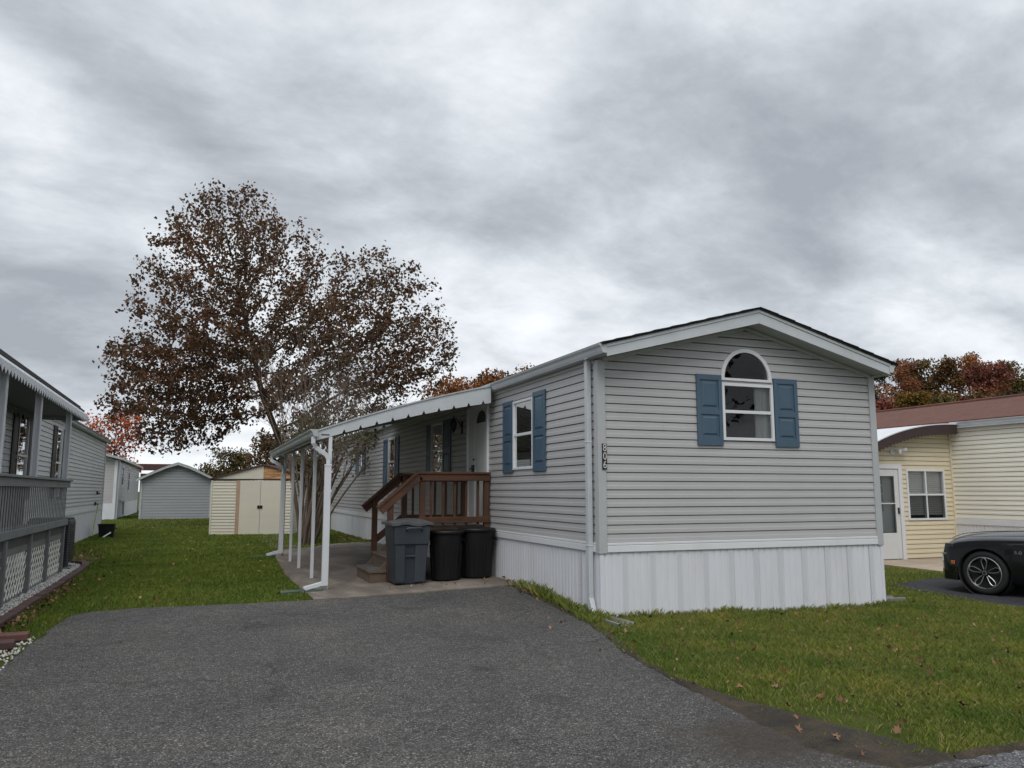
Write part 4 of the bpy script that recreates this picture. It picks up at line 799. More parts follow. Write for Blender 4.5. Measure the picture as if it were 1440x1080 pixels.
hs = MB(); hs.tube([(XL+.12, 22.2, 1.10), (XL+.09, 22.15, .8), (XL+.07, 21.9, .4), (XL+.09, 21.5, .08), (XL+.2, 21.3, .06)], .014, 6); tag(hs.build('garden_hose', m_hose, None, smooth=50), 'thin yellow-green hose hanging from the outdoor tap on the left home', 'hose')
pa = thing('porch_awning', 'weathered grey aluminium porch awning with scalloped edge at the left edge', 'awning', (-7.05, 5.5, 3.1))
XE = -7.02; AY0, AY1 = 1.62, 9.9
ap_ = [(-8.09, 3.62), (-7.75, 3.60), (-7.45, 3.50), (-7.2, 3.36), (XE, 3.16)]
s = MB(); s.grid([[(x, AY0, z) for x, z in ap_], [(x, AY1, z) for x, z in ap_]]); s.grid([[(x, AY1, z-.02) for x, z in ap_], [(x, AY0, z-.02) for x, z in ap_]])
s.build('roof_panel', m_alum, pa); s = MB()
for x, z in ((-7.62, 3.556), (-7.46, 3.505), (-7.36, 3.448), (-7.27, 3.396), (-7.18, 3.335), (-7.10, 3.25)): s.box(x-.014, x+.014, AY0-.01, AY1+.01, z, z+.028)
s.build('seams', m_blk2, pa)
s = MB(); s.prism([(x, AY0-.004, z-.02) for x, z in ap_]+[(XE, AY0-.004, 3.02), (-8.09, AY0-.004, 3.02)], (0, .02, 0)); s.prism([(x, AY1+.004, z-.02) for x, z in ap_]+[(XE, AY1+.004, 3.06), (-8.09, AY1+.004, 3.06)], (0, -.02, 0)); s.build('end_panel', m_alumg, pa)
s = MB(); y = AY0
while y < AY1-.01:
    d = .19; s.hexa([(XE, y, 3.088), (XE+.008, y, 3.088), (XE+.008, y+d/2, 3.005), (XE, y+d/2, 3.005), (XE, y, 3.155), (XE+.008, y, 3.155), (XE+.008, y+d/2, 3.155), (XE, y+d/2, 3.155)]); s.hexa([(XE, y+d/2, 3.005), (XE+.008, y+d/2, 3.005), (XE+.008, y+d, 3.088), (XE, y+d, 3.088), (XE, y+d/2, 3.155), (XE+.008, y+d/2, 3.155), (XE+.008, y+d, 3.155), (XE, y+d, 3.155)]); y += d
s.build('valance', m_alum, pa)
s = MB(); y = AY0
while y < AY1:                                          # scallops hanging on the wall side
    s.prism([(-7.98, y, 3.13), (-7.98, y+.45, 3.13), (-7.98, y+.45, 2.98), (-7.98, y+.225, 3.06), (-7.98, y, 2.98)], (.008, 0, 0)); y += .45
s.grid([[(-8.0, AY0+.03, 3.13), (XE-.01, AY0+.03, 3.13)], [(-8.0, AY1-.03, 3.13), (XE-.01, AY1-.03, 3.13)]]); s.build('ceiling_panel', m_under_shade, pa)
for y in (2.60, 5.05, 8.15):
    s = MB()
    for dx, dy in ((-.045, -.045), (.03, -.045), (-.045, .03), (.03, .03)): s.box(-7.13+dx, -7.13+dx+.018, y+dy, y+dy+.018, 1.80, 3.09)
    s.box(-7.13-.042, -7.13+.045, y-.01, y+.012, 1.80, 3.09); s.build('post', m_alum, pa)
pd = thing('porch_deck', 'grey painted porch deck with picket railing and cream lattice below', 'deck', (-7.1, 4, .03))
m_deckl = M('light_grey_deck_paint', (.235, .24, .245), .6, .1, (3, 3, 9)); PX_ = -7.08; PY0, PY1 = -.4, 8.3
s = MB(); s.box(XL+.05, PX_-.03, PY0, PY1, .93, .965); s.build('floor', m_deckg, pd)
s = MB(); s.box(PX_-.06, PX_+.075, PY0, PY1+.05, 1.765, 1.80); s.box(PX_+.0, PX_+.035, PY0, PY1+.03, 1.645, 1.764); s.build('top_rail', m_deckg, pd, bevel=.004)
s = MB(); s.box(PX_+.0, PX_+.04, PY0, PY1+.03, .95, 1.06); s.build('bottom_rail', m_deckg, pd, bevel=.004)
s = MB(); s.box(PX_-.055, PX_-.03, PY0, PY1, .80, .93); s.build('rim_board', m_deckd, pd)
y = PY0+.05; k = 0
while y < PY1:
    s = MB(); s.box(PX_-.014, PX_-.002, y-.022, y+.022, 1.0, 1.76); s.build('baluster', m_deckl, pd); y += .155
s = MB(); s.box(XL+.3, XL+.33, PY0, PY1, .97, 1.75); s.build('inner_shade_panel', m_dark, pd)  # solid dark sheet standing in for the shaded porch interior behind the pickets
ys = [-.3, 1.45, 3.28, 5.0, 6.55, 8.22]
for y in ys: s = MB(); s.box(PX_-.075, PX_+.012, y-.045, y+.045, .02, .93); s.build('post', m_deckg, pd, bevel=.004)
for a, b in zip(ys[:-1], ys[1:]):
    s = MB(); s.box(PX_-.055, PX_-.035, a+.046, b-.046, .70, .80); s.box(PX_-.055, PX_-.035, a+.046, b-.046, .03, .10); s.build('lattice_frame', m_deckg, pd)
    s = MB(); ya, yb, za, zb = a+.06, b-.06, .10, .70
    for sg in (-1, 1):
        c = -1.0
        while c < (yb-ya)+1.0:                          # diagonal slats clipped to the panel
            pts = []
            y0_, z0_ = ya+c, (za if sg > 0 else zb); t0 = max(0, ya-y0_); t1 = min(zb-za, yb-y0_)
            if t1 > t0+.02: s.beam((PX_-.045+sg*.005, y0_+t0, z0_+sg*t0), (PX_-.045+sg*.005, y0_+t1, z0_+sg*t1), .007, .030)
            c += .185
    s.build('lattice', m_latt, pd)
ed = MB(); epts = [(-6.83, .85), (-6.80, 2.5), (-6.79, 5), (-6.78, 7.4), (-6.80, 9.2), (-6.88, 9.95), (-7.05, 10.4), (-7.35, 10.65), (-7.7, 10.75)]
for i in range(len(epts)-1):
    (xa, ya), (xb, yb) = epts[i], epts[i+1]; n = max(1, int(math.hypot(xb-xa, yb-ya)/.3))
    for k in range(n):
        p = Vector((xa+(xb-xa)*k/n, ya+(yb-ya)*k/n, 0)); q = Vector((xa+(xb-xa)*(k+1)/n, ya+(yb-ya)*(k+1)/n, 0)); dz = random.uniform(-.008, .008); p.z = float(hgt(p.x, p.y))+.035+dz; q.z = float(hgt(q.x, q.y))+.035+dz; d = (q-p).normalized()*.004; ed.beam(p, q-d, .125, .095)
tag(ed.build('garden_edging', m_edge, None, bevel=.012), 'red-brown garden edging between the white gravel and the left lawn', 'edging')
for (x, y, a, lab) in ((-6.62, .93, 2, 'long red-brown paving block at the lawn corner by the driveway'), (-6.66, .45, 4, 'dark grey paving block next to the driveway gravel, nearest the camera')):
    s = MB(); s.box(-.27, .25, -.10, .10, 0, .075); o = s.build('paving_block', m_brick if y > .6 else m_edge, None, bevel=.012); o.location = (x, y, .012); o.rotation_euler = (0, 0, R(a)); tag(o, lab, 'paving block')
n = 330; gx = rng.uniform(-6.62, -6.30, n); gy = rng.uniform(-1.2, 1.0, n); s_ = rng.uniform(.008, .018, (n, 1, 1))*rng.uniform(.6, 1.3, (n, 1, 3)); q2 = oct_[None]*s_+np.stack([gx, gy, hgt(gx, gy)+.012], 1)[:, None]
stuff(npmesh('gravel', q2.reshape(-1, 3), (of[None]+(np.arange(n)*6)[:, None, None]).reshape(-1, 3), m_peb), 'scattered pale gravel at the left edge of the driveway', 'gravel')
ac = thing('air_conditioner', 'dark grey outdoor air conditioning unit at the far end of the porch deck', 'air conditioner', (-7.45, 9.3, .03))
s = MB(); s.box(-7.82, -7.08, 8.95, 9.70, .16, 1.02); s.build('case', m_deckd, ac, bevel=.03)
s = MB(); 
for i in range(15): s.box(-7.79, -7.11, 8.935, 8.948, .22+i*.05, .245+i*.05); s.box(-7.078, -7.066, 8.99, 9.66, .22+i*.05, .245+i*.05)
s.build('grille', m_blk2, ac)
s = MB(); s.box(-7.80, -7.10, 8.97, 9.68, 1.022, 1.05); s.build('top_cover', m_black, ac, bevel=.01); s = MB(); s.box(-7.88, -7.02, 8.88, 9.76, .02, .09); s.build('base_pad', m_gplas, ac); s = MB(); s.box(-7.75, -7.15, 9.0, 9.62, .09, .16); s.build('feet', m_blk2, ac)
pb = thing('plastic_tub', 'square black plastic tub on the grass at the left home corner', 'tub', (-7.55, 21.1, .04))
s = MB(); loft(s, [superrect(-7.55, 21.1, .21, .21, .03, .045), superrect(-7.55, 21.1, .245, .245, .03, .46), superrect(-7.55, 21.1, .265, .265, .03, .465), superrect(-7.55, 21.1, .265, .265, .03, .495), superrect(-7.55, 21.1, .235, .235, .03, .495), superrect(-7.55, 21.1, .225, .225, .03, .40)]); s.build('body', m_black, pb, smooth=35)
s = MB(); s.tube([(-7.40, 20.80, .22), (-7.62, 20.62, .07)], .022, 8); s.build('drain_pipe', m_white, pb, smooth=40); s = MB(); s.tube([(-7.285, 20.98, .35), (-7.24, 21.0, .33), (-7.24, 21.2, .33), (-7.285, 21.22, .35)], .014, 6); s.build('handle', m_black, pb)
# second home in the left row
l2 = thing('mobile_home', 'pale grey mobile home second in the left row, with white corner trim', 'house', (-9, 44, .02)); X2 = -8.95
w = MB(); P2 = lambda u, z, o: (X2+o, u, z)
siding(w, P2, 39.3, 57, .95, 3.25, .16, holes=[(42.7, 43.6, 1.9, 3.0), (47.2, 48.2, 1.6, 3.0)]); siding(w, lambda u, z, o: (u, 39.3-o, z), -13.2, X2, .95, 3.25, .16); w.build('wall', m_sid, l2)
s = MB(); skirt(s, lambda u, z, o: (X2+o, u, z), 39.3, 57, lambda u: -.05, .95); skirt(s, lambda u, z, o: (u, 39.3-o, z), -13.2, X2, lambda u: -.05, .95); s.build('skirting', m_skirt, l2)
s = MB(); s.box(X2-.1, X2+.04, 39.25, 39.42, .05, 3.27); s.build('corner_post', m_alum, l2); s = MB(); s.box(X2+.04, X2+.14, 39.5, 39.62, .05, 3.27); s.build('downspout', m_alum, l2)
s = MB(); s.hexa([(X2+.25, 38.9, 3.27), (X2+.25, 57.2, 3.27), (-11, 57.2, 3.85), (-11, 38.9, 3.85), (X2+.25, 38.9, 3.40), (X2+.25, 57.2, 3.40), (-11, 57.2, 3.98), (-11, 38.9, 3.98)]); s.hexa([(-11, 38.9, 3.85), (-11, 57.2, 3.85), (-13.4, 57.2, 3.27), (-13.4, 38.9, 3.27), (-11, 38.9, 3.98), (-11, 57.2, 3.98), (-13.4, 57.2, 3.40), (-13.4, 38.9, 3.40)]); s.prism([(-13.2, 39.25, 3.25), (X2, 39.25, 3.25), (-11, 39.25, 3.85)], (0, .04, 0)); s.build('roof', m_alumg, l2)
window(l2, P2, 42.6, 43.7, 1.85, 3.05, mat=m_white, fw=.09); window(l2, P2, 47.1, 48.3, 1.55, 3.05, mat=m_white, fw=.09); s = MB(); s.box(X2+.015, X2+.06, 42.3, 46.0, .96, 1.06); s.tube([(X2+.06, 44.1, 1.0), (X2+.08, 44.1, .2)], .05, 6); s.build('pipe', m_trim, l2)
l3 = thing('mobile_home', 'far home with red-brown fascia and dark porch behind the blue-grey barn shed', 'house', (-7, 61, .02))
s = MB(); s.box(-9.2, -6.4, 62.5, 70, 0, 3.0); s.build('wall', m_sidb, l3); s = MB(); s.box(-9.6, -6.2, 60.2, 70.4, 3.62, 3.72); s.box(-9.6, -6.2, 60.15, 60.2, 3.2, 3.7); s.box(-9.62, -9.6, 60.2, 70, 3.2, 3.7); s.build('roof', m_brown2, l3)
for x in (-9.4, -6.4): s = MB(); s.box(x, x+.1, 60.25, 60.35, 0, 3.62); s.build('post', m_brown, l3)
s = MB(); s.box(-8.4, -7.2, 62.44, 62.498, 1.2, 2.6); s.build('window', m_glassr, l3); s = MB(); s.box(-8.6, -6.4, 60.3, 60.4, .9, 1.0); s.build('rail', m_alum, l3)
# ================================================================ RIGHT NEIGHBOUR
rh = thing('mobile_home', 'cream vinyl home on the right with a brown shingle roof and side room', 'house', (12.3, 5.2, -.03))
XR = 12.3; RP = lambda u, z, o: (XR-o, u, z); YP = 5.2; QP = lambda u, z, o: (u, YP-o, z)
w = MB(); siding(w, RP, -7, YP, .93, 3.12, .108); siding(w, lambda u, z, o: (u, -7-o, z), XR, XR+4.4, .93, 3.12, .108); w.build('wall', m_creamp, rh); w = MB()
siding(w, QP, 9.25, XR, .02, 3.1, .108, holes=[(9.70, 10.55, 0, 2.14), (10.82, 12.0, .92, 2.08)], lim=lambda z: (9.25 if z < 2.55 else 9.25+(z-2.55)*4.6, XR)); siding(w, lambda u, z, o: (9.25-o, u, z), YP, 12, .02, 2.5, .108); w.build('wall', m_cream, rh)
s = MB(); skirt(s, lambda u, z, o: (XR-.01-o, u, z), -7, YP, lambda u: -.12, .83); s.build('skirting', m_skirt, rh)
s = MB(); s.box(XR-.036, XR-.002, -7, YP-.03, .80, .935); s.build('trim_band', m_white, rh, bevel=.005)
s = MB(); s.box(XR-.05, XR+.02, YP-.045, YP-.0, .0, 3.0); s.build('corner_trim', m_cream, rh, bevel=.006)
s = MB(); s.hexa([(XR-.12, -7.3, 3.22), (14.5, -7.3, 3.93), (14.5, 17, 3.93), (XR-.12, 17, 3.22), (XR-.12, -7.3, 3.26), (14.5, -7.3, 3.97), (14.5, 17, 3.97), (XR-.12, 17, 3.26)]); s.hexa([(14.5, -7.3, 3.93), (16.8, -7.3, 3.22), (16.8, 17, 3.22), (14.5, 17, 3.93), (14.5, -7.3, 3.97), (16.8, -7.3, 3.26), (16.8, 17, 3.26), (14.5, 17, 3.97)]); s.tube([(14.5, -7.3, 3.975), (14.5, 17, 3.975)], .05, 6); s.build('roof', m_redroof, rh)
gutter(XR-.012, -1, -7.2, YP-.12, 3.235).build('gutter', m_alum, rh); s = MB(); s.box(XR-.12, XR-.01, -7.2, YP-.12, 3.085, 3.118); s.build('soffit', m_alumg, rh)
ww = window(rh, QP, 10.80, 12.02, .90, 2.10, cross=1, blind=.90, glass=M_glass('blind_window_glass', (.95, .97, .97), .5), fw=.05); m_scr = M_glass('insect_screen', (.62, .63, .64), .15)
for (a, b) in ((10.845, 11.39), (11.43, 11.975)): s = MB(); s.quad(QP(a, .945, .014), QP(b, .945, .014), QP(b, 1.48, .014), QP(a, 1.48, .014)); s.build('insect_screen', m_scr, ww)
s = MB(); fbox(s, QP, 9.62, 9.70, 0, 2.20, -.05, .04); fbox(s, QP, 10.55, 10.66, 0, 2.20, -.05, .04); fbox(s, QP, 9.70, 10.55, 2.10, 2.20, -.05, .04); s.build('door_frame', m_white, rh, bevel=.006)
s = MB(); fbox(s, QP, 9.71, 9.83, .03, 2.09, -.02, .02); fbox(s, QP, 10.42, 10.54, .03, 2.09, -.02, .02); fbox(s, QP, 9.83, 10.42, 1.93, 2.09, -.02, .02); fbox(s, QP, 9.83, 10.42, .03, .62, -.02, .02); fbox(s, QP, 9.83, 10.42, 1.285, 1.31, -.01, .018); d = s.build('storm_door', m_door, rh, bevel=.005)
s = MB(); s.quad(QP(9.83, .62, .002), QP(10.42, .62, .002), QP(10.42, 1.93, .002), QP(9.83, 1.93, .002)); s.build('glass', m_glass, d)
s = MB(); fbox(s, QP, 10.475, 10.50, 1.06, 1.20, .0205, .055); s.build('handle', m_blk2, d)
s = MB(); fbox(s, QP, 9.72, 10.53, .03, 2.09, -.14, -.10); idr = s.build('inner_door', m_door, rh)
s = MB(); fbox(s, QP, 9.80, 10.16, 1.12, 1.92, -.1, -.092); s.build('glass', m_glassr, idr)
s = MB()
for x in (9.92, 10.04): fbox(s, QP, x-.012, x+.012, 1.12, 1.92, -.0915, -.085)
for z in (1.32, 1.52, 1.72): fbox(s, QP, 9.80, 10.16, z-.012, z+.012, -.0915, -.086)
s.build('muntins', m_white, idr)
s = MB(); s.box(9.5, 12.2, 5.6, 5.62, 0, 2.4); s.build('room_lining', m_room, rh)
fl = MB(); cx, cz = 10.42, 2.50; fl.lathe([(0, -.03), (.075, -.03), (.08, -.018)], (cx, YP, cz), 'y', 20); lt = fl.build('floodlight', m_white, rh, smooth=40)
for (dx, dz, ex, ez) in ((.02, .03, .06, .0), (.10, .02, .26, .04)):
    f = MB(); a = Vector((cx+dx, YP-.05, cz+dz)); e = Vector((cx+ex, YP-.20, cz+ez)); f.tube([a, a+(e-a)*.4, a+(e-a)*.5, e], [.02, .022, .042, .058], 14); f.build('lamp_head', m_white, lt, smooth=40)
ra = thing('room_awning', 'curved white awning roof with dark brown scalloped valance on the right home', 'awning', (10.8, 4.9, 2.8))
RC = smooth_curve([(8.9, 2.30), (9.63, 2.69), (10.3, 2.92), (11.2, 3.11), (11.95, 3.165), (12.2, 3.17)], 24)
RY0, RY1 = 4.88, 11.8
s = MB(); s.grid([[(x, RY0-.02, z+.025) for x, z in RC], [(x, RY1, z+.025) for x, z in RC]]); s.grid([[(x, RY1, z) for x, z in RC], [(x, RY0-.02, z) for x, z in RC]]); s.grid([[(x, RY0-.02, z) for x, z in RC], [(x, RY0-.02, z+.025) for x, z in RC]]); s.build('roof_panel', m_white, ra, smooth=30)
s = MB(); xs = [8.92+.0128*i for i in range(256)]; xs = [x for x in xs if x < 12.19]
def rb(x): k = (x*9.2) % 1; return curve_z(RC, x)-.205-.035*abs(math.sin(math.pi*k))-.03*max(0, 11.9-x)/3*0
for a, b in zip(xs[:-1], xs[1:]): s.hexa([(a, RY0-.01, rb(a)), (b, RY0-.01, rb(b)), (b, RY0, rb(b)), (a, RY0, rb(a)), (a, RY0-.01, curve_z(RC, a)-.001), (b, RY0-.01, curve_z(RC, b)-.001), (b, RY0, curve_z(RC, b)-.001), (a, RY0, curve_z(RC, a)-.001)])
s.build('valance', m_brown, ra)
for x in (9.0,): s = MB(); s.box(x, x+.06, RY0+.02, RY0+.08, .02, 2.32); s.build('post', m_alum, ra)
# ================================================================ PARKED CAR (two-door coupe, nose towards +Y)
car = thing('parked_car', 'black two-door coupe with dark split-spoke wheels parked nose-in on the right', 'car', (7.97, -1.42, -.06))
CX, NY, GZ = 7.97, .97, -.06
ST = [(0, .58, .26, .52, .60), (.035, .72, .22, .66, .74), (.10, .83, .185, .76, .84), (.22, .895, .17, .83, .915), (.45, .925, .165, .885, .975), (.8, .935, .165, .915, 1.02), (1.25, .935, .165, .925, 1.055), (1.7, .93, .165, .935, 1.07), (2.5, .925, .165, .95, 1.07), (3.3, .94, .175, .975, 1.07), (4.1, .925, .21, .975, 1.06), (4.6, .87, .28, .94, 1.03), (4.78, .78, .38, .88, .97)]
def xsec(s, hw, zb, zs, zt):
    half = [(.0, zb), (hw*.86, zb), (hw*.975, zb+.06), (hw, zb+.22), (hw*.997, (zb+zs)/2+.06), (hw*.985, zs-.085), (hw*.955, zs-.03), (hw*.90, zs), (hw*.78, zs+(zt-zs)*.50), (hw*.5, zt-.012), (0, zt)]
    return [(CX-x, NY-s, GZ+z) for x, z in half]+[(CX+x, NY-s, GZ+z) for x, z in half[-2:0:-1]]
b = MB(); rings = [xsec(*q) for q in ST]; b.grid([r+[r[0]] for r in rings]); b.poly(rings[0][::-1]); b.poly(rings[-1])
body = b.build('body', m_paint, car, recalc=True)
bm = bmesh.new(); bm.from_mesh(body.data); bmesh.ops.remove_doubles(bm, verts=bm.verts, dist=.0005); bmesh.ops.recalc_face_normals(bm, faces=bm.faces); bm.to_mesh(body.data); bm.free()
WC = [(NY-.71, .285), (NY-3.43, .285)]
cut = MB()
for wy, wz in WC: cut.lathe([(0, -1.2), (.385, -1.2), (.385, 1.2), (0, 1.2)], (CX, wy, wz), 'x', 48)
cut = cut.build('wheel_cutter', m_dark, None, recalc=True); 
cbm = bmesh.new(); cbm.from_mesh(cut.data); bmesh.ops.remove_doubles(cbm, verts=cbm.verts, dist=.0005); bmesh.ops.recalc_face_normals(cbm, faces=cbm.faces); cbm.to_mesh(cut.data); cbm.free(); cut.location = tuple(-v for v in ORG[car.name]); cut.location = (0, 0, 0)
sb = body.modifiers.new('smooth', 'SUBSURF'); sb.levels = sb.render_levels = 2
bo = body.modifiers.new('arches', 'BOOLEAN'); bo.object = cut; bo.operation = 'DIFFERENCE'; bo.solver = 'EXACT'
bpy.context.view_layer.update(); me = bpy.data.meshes.new_from_object(body.evaluated_get(bpy.context.evaluated_depsgraph_get())); body.modifiers.clear(); body.data = me; bpy.data.objects.remove(cut)
me.polygons.foreach_set('use_smooth', [True]*len(me.polygons)); me.set_sharp_from_angle(angle=R(38))
for wy, wz in WC:
    a = MB(); pts = []                                   # dark liner and rolled arch lip
    for s_ in (-1,): a.lathe([(.384, -.93), (.384, -.60), (0, -.60)], (CX, wy, wz), 'x', 48); a.build('wheel_arch', m_dark, car)
    a = MB(); a.lathe([(.384, .93), (.384, .60), (0, .60)], (CX, wy, wz), 'x', 48); a.build('wheel_arch', m_dark, car)
cb = MB(); cs_ = [(1.62, .80, 1.05, 1.06), (2.35, .72, 1.05, 1.385), (2.9, .70, 1.05, 1.405), (3.4, .70, 1.05, 1.36), (4.25, .66, 1.05, 1.075)]
rg = [[(CX-hw-.08, NY-s, GZ+.93), (CX-hw-.06, NY-s, GZ+zb), (CX-hw+.10*((zt-zb)/.35), NY-s, GZ+zt-.045*((zt-zb)/.35)), (CX-hw*.6, NY-s, GZ+zt), (CX+hw*.6, NY-s, GZ+zt), (CX+hw-.10*((zt-zb)/.35), NY-s, GZ+zt-.045*((zt-zb)/.35)), (CX+hw+.06, NY-s, GZ+zb), (CX+hw+.08, NY-s, GZ+.93)] for s, hw, zb, zt in cs_]
cb.grid(rg); cb.build('cabin_glass', m_lens, car, smooth=40)
rf_ = MB(); rf_.grid([[(p[0], p[1], p[2]+.008) for p in r[2:6]] for r in rg[1:4]]); 
for i in (2, 5): rf_.grid([[(r[i][0]-.02, r[i][1], r[i][2]+.01) for r in rg], [(r[i][0]+.03, r[i][1], r[i][2]+.016) for r in rg]])
rf_.build('roof', m_paint, car, smooth=40)
for k, (wy, wz) in enumerate(WC):
    for s_ in (-1, 1):
        xo = CX+s_*.915; t = MB(); q = s_
        t.lathe([(.245, -q*.20), (.30, -q*.215), (.335, -q*.19), (.345, -q*.14), (.345, -q*.06), (.335, -q*.015), (.30, q*.004), (.258, q*.0), (.247, -q*.012)], (xo, wy, wz), 'x', 56); wh = t.build('wheel', m_tyre, car, smooth=50)
        rm = MB(); rm.lathe([(.25, -q*.012), (.253, q*.003), (.243, q*.005), (.236, -q*.004), (.232, -q*.03)], (xo, wy, wz), 'x', 56)
        for j in range(5):                                # five petal-shaped split spokes, machined edges
            a0 = 2*math.pi*j/5+math.pi/2; path = []
            for i in range(15):
                u = i/14; rr = .058+(.232-.058)*math.sin(u*math.pi)**.62; aa = a0+(u-.5)*2*.30*(.55+.75*(rr/.232))
                path.append((xo-q*.006-q*.025*(1-rr/.235), wy+rr*math.cos(aa)*-1, wz+rr*math.sin(aa)))
            rm.tube(path, .0062, 6, cap=True)
        rm.build('rim_edge', m_silver, wh, smooth=50)
        rm = MB(); rm.lathe([(0, -q*.085), (.235, -q*.07)], (xo, wy, wz), 'x', 40); rm.build('brake_disc', m_dark, wh)
        rm = MB()
        for j in range(5):
            for dd in (-.36, .36):
                aa = 2*math.pi*j/5+math.pi/2+dd*.82; rm.beam((xo-q*.038, wy-.045*math.cos(aa-dd*.5), wz+.045*math.sin(aa-dd*.5)), (xo-q*.012, wy-.238*math.cos(aa), wz+.238*math.sin(aa)), .020, .022, (1, 0, 0))
        rm.lathe([(0, q*.002), (.040, q*.0), (.048, -q*.02), (.055, -q*.05)], (xo, wy, wz), 'x', 24); rm.build('rim', m_blk2, wh, smooth=30)
        rm = MB(); rm.lathe([(.026, q*.004), (.033, q*.004), (.033, -q*.004)], (xo, wy, wz), 'x', 24); rm.build('hub_cap', m_silver, wh)
for s_ in (-1, 1):
    q = MB(); q.tube([(CX+s_*x, NY-s, GZ+z) for s, x, z in ((.14, .58, .868), (.35, .70, .945), (.7, .752, .992), (1.1, .765, 1.012), (1.6, .765, 1.026))], .0055, 5); q.build('hood_seam', m_dark, car)
    q = MB(); q.tube([(CX+s_*x, NY-s, GZ+z) for s, x, z in ((1.15, .930, .80), (1.7, .936, .815), (2.6, .936, .83), (3.4, .94, .86))], .009, 5); q.build('side_crease', m_paint, car, smooth=60)
s = MB(); loft(s, [[(CX-x, NY+.03-d, GZ+z) for x, d, z in ((-.62, -.005, a), (-.80, .09, a), (-.905, .33, a), (-.86, .33, a), (-.3, .25, a), (.3, .25, a), (.86, .33, a), (.905, .33, a), (.80, .09, a), (.62, -.005, a), (.0, -.03, a))] for a in (.20, .30, .56, .60)]); s.build('front_bumper', m_paint, car, bevel=.02, recalc=True)
for s_ in (-1, 1):
    q = MB(); q.hexa([(CX+s_*.915, NY-.27, GZ+.455), (CX+s_*.885, NY-.20, GZ+.455), (CX+s_*.75, NY-.20, GZ+.455), (CX+s_*.75, NY-.27, GZ+.455), (CX+s_*.915, NY-.27, GZ+.515), (CX+s_*.885, NY-.20, GZ+.515), (CX+s_*.75, NY-.20, GZ+.515), (CX+s_*.75, NY-.27, GZ+.515)]); q.build('marker_light', m_amber, car, bevel=.006)
    q = MB(); q.hexa([(CX+s_*.87, NY-.23, GZ+.63), (CX+s_*.80, NY-.06, GZ+.63), (CX+s_*.5, NY-.03, GZ+.63), (CX+s_*.5, NY-.23, GZ+.63), (CX+s_*.88, NY-.26, GZ+.79), (CX+s_*.80, NY-.10, GZ+.79), (CX+s_*.5, NY-.08, GZ+.78), (CX+s_*.5, NY-.26, GZ+.79)]); q.build('headlight', m_lens, car, bevel=.01)
    q = MB(); q.hexa([(CX+s_*.92, NY-1.78, GZ+1.0), (CX+s_*1.06, NY-1.80, GZ+1.02), (CX+s_*1.06, NY-1.94, GZ+1.02), (CX+s_*.92, NY-1.90, GZ+1.0), (CX+s_*.92, NY-1.78, GZ+1.10), (CX+s_*1.06, NY-1.80, GZ+1.14), (CX+s_*1.06, NY-1.94, GZ+1.14), (CX+s_*.92, NY-1.90, GZ+1.10)]); q.build('mirror', m_paint, car, bevel=.02)
    me = text_mesh('5.0', .078, .012); me.materials.append(m_silver); o = bpy.data.objects.new('emblem', me); COL.objects.link(o); o.parent = car; ORG[o.name] = ORG[car.name]
    loc = Vector((CX+s_*.945, NY-1.22, GZ+.69))-Vector(ORG[car.name])
    rot = Matrix(((0, 0, s_), (s_, 0, 0), (0, 1, 0))).to_4x4(); o.matrix_local = Matrix.Translation(loc) @ rot @ Matrix.Diagonal((1.15, .85, 1, 1))
    q = MB(); q.box(*sorted((CX+s_*.9405, CX+s_*.9375)), NY-1.62, NY-1.615, GZ+.25, GZ+.92); q.build('door_seam', m_dark, car)
_p = np.array([7.0, .28]); _c = np.array([7.97, -1.42])-np.array([7.05, .26]); _a = R(19); car.rotation_euler = (0, 0, _a); car.location = (_p[0]+_c[0]*math.cos(_a)-_c[1]*math.sin(_a), _p[1]+_c[0]*math.sin(_a)+_c[1]*math.cos(_a), -.06)
# ================================================================ TREES
def colonize(att, trunk, step, di, dk, iters, tropism=(0, 0, .12)):
    nodes = [np.array(p, float) for p in trunk]; par = [i-1 for i in range(len(trunk))]; alive = np.ones(len(att), bool)
    best = np.full(len(att), 1e9); bi = np.zeros(len(att), int)
    def upd(i):
        d = np.linalg.norm(att-nodes[i], axis=1); m = d < best; best[m] = d[m]; bi[m] = i
    for i in range(len(nodes)): upd(i)
    trop = np.array(tropism); used = {}
    for it in range(iters):
        m = alive & (best < di)
        if not m.any(): break
        ids = bi[m]; v = att[m]-np.array([nodes[i] for i in ids]); v /= np.linalg.norm(v, axis=1)[:, None]+1e-9
        acc = {}
        for i, vv in zip(ids, v): acc[i] = acc.get(i, 0)+vv
        n0 = len(nodes)
        for i, a in acc.items():
            if used.get(i, 0) > 3: continue
            used[i] = used.get(i, 0)+1
            a = a/(np.linalg.norm(a)+1e-9)+trop+rng.normal(0, .16, 3); a /= np.linalg.norm(a); nodes.append(nodes[i]+a*step); par.append(i)
        for i in range(n0, len(nodes)): upd(i)
        alive &= best > dk
        if len(nodes) == n0: break
    return np.array(nodes), np.array(par)
def radii(par, tip, exp, cap):
    n = len(par); r = np.zeros(n); kids = [[] for _ in range(n)]
    for i in range(n):
        if par[i] >= 0: kids[par[i]].append(i)
    for i in range(n-1, -1, -1): r[i] = (sum(r[k]**exp for k in kids[i])+(tip**exp if not kids[i] else (tip*.35)**exp))**(1/exp)
    return np.minimum(r, cap), kids
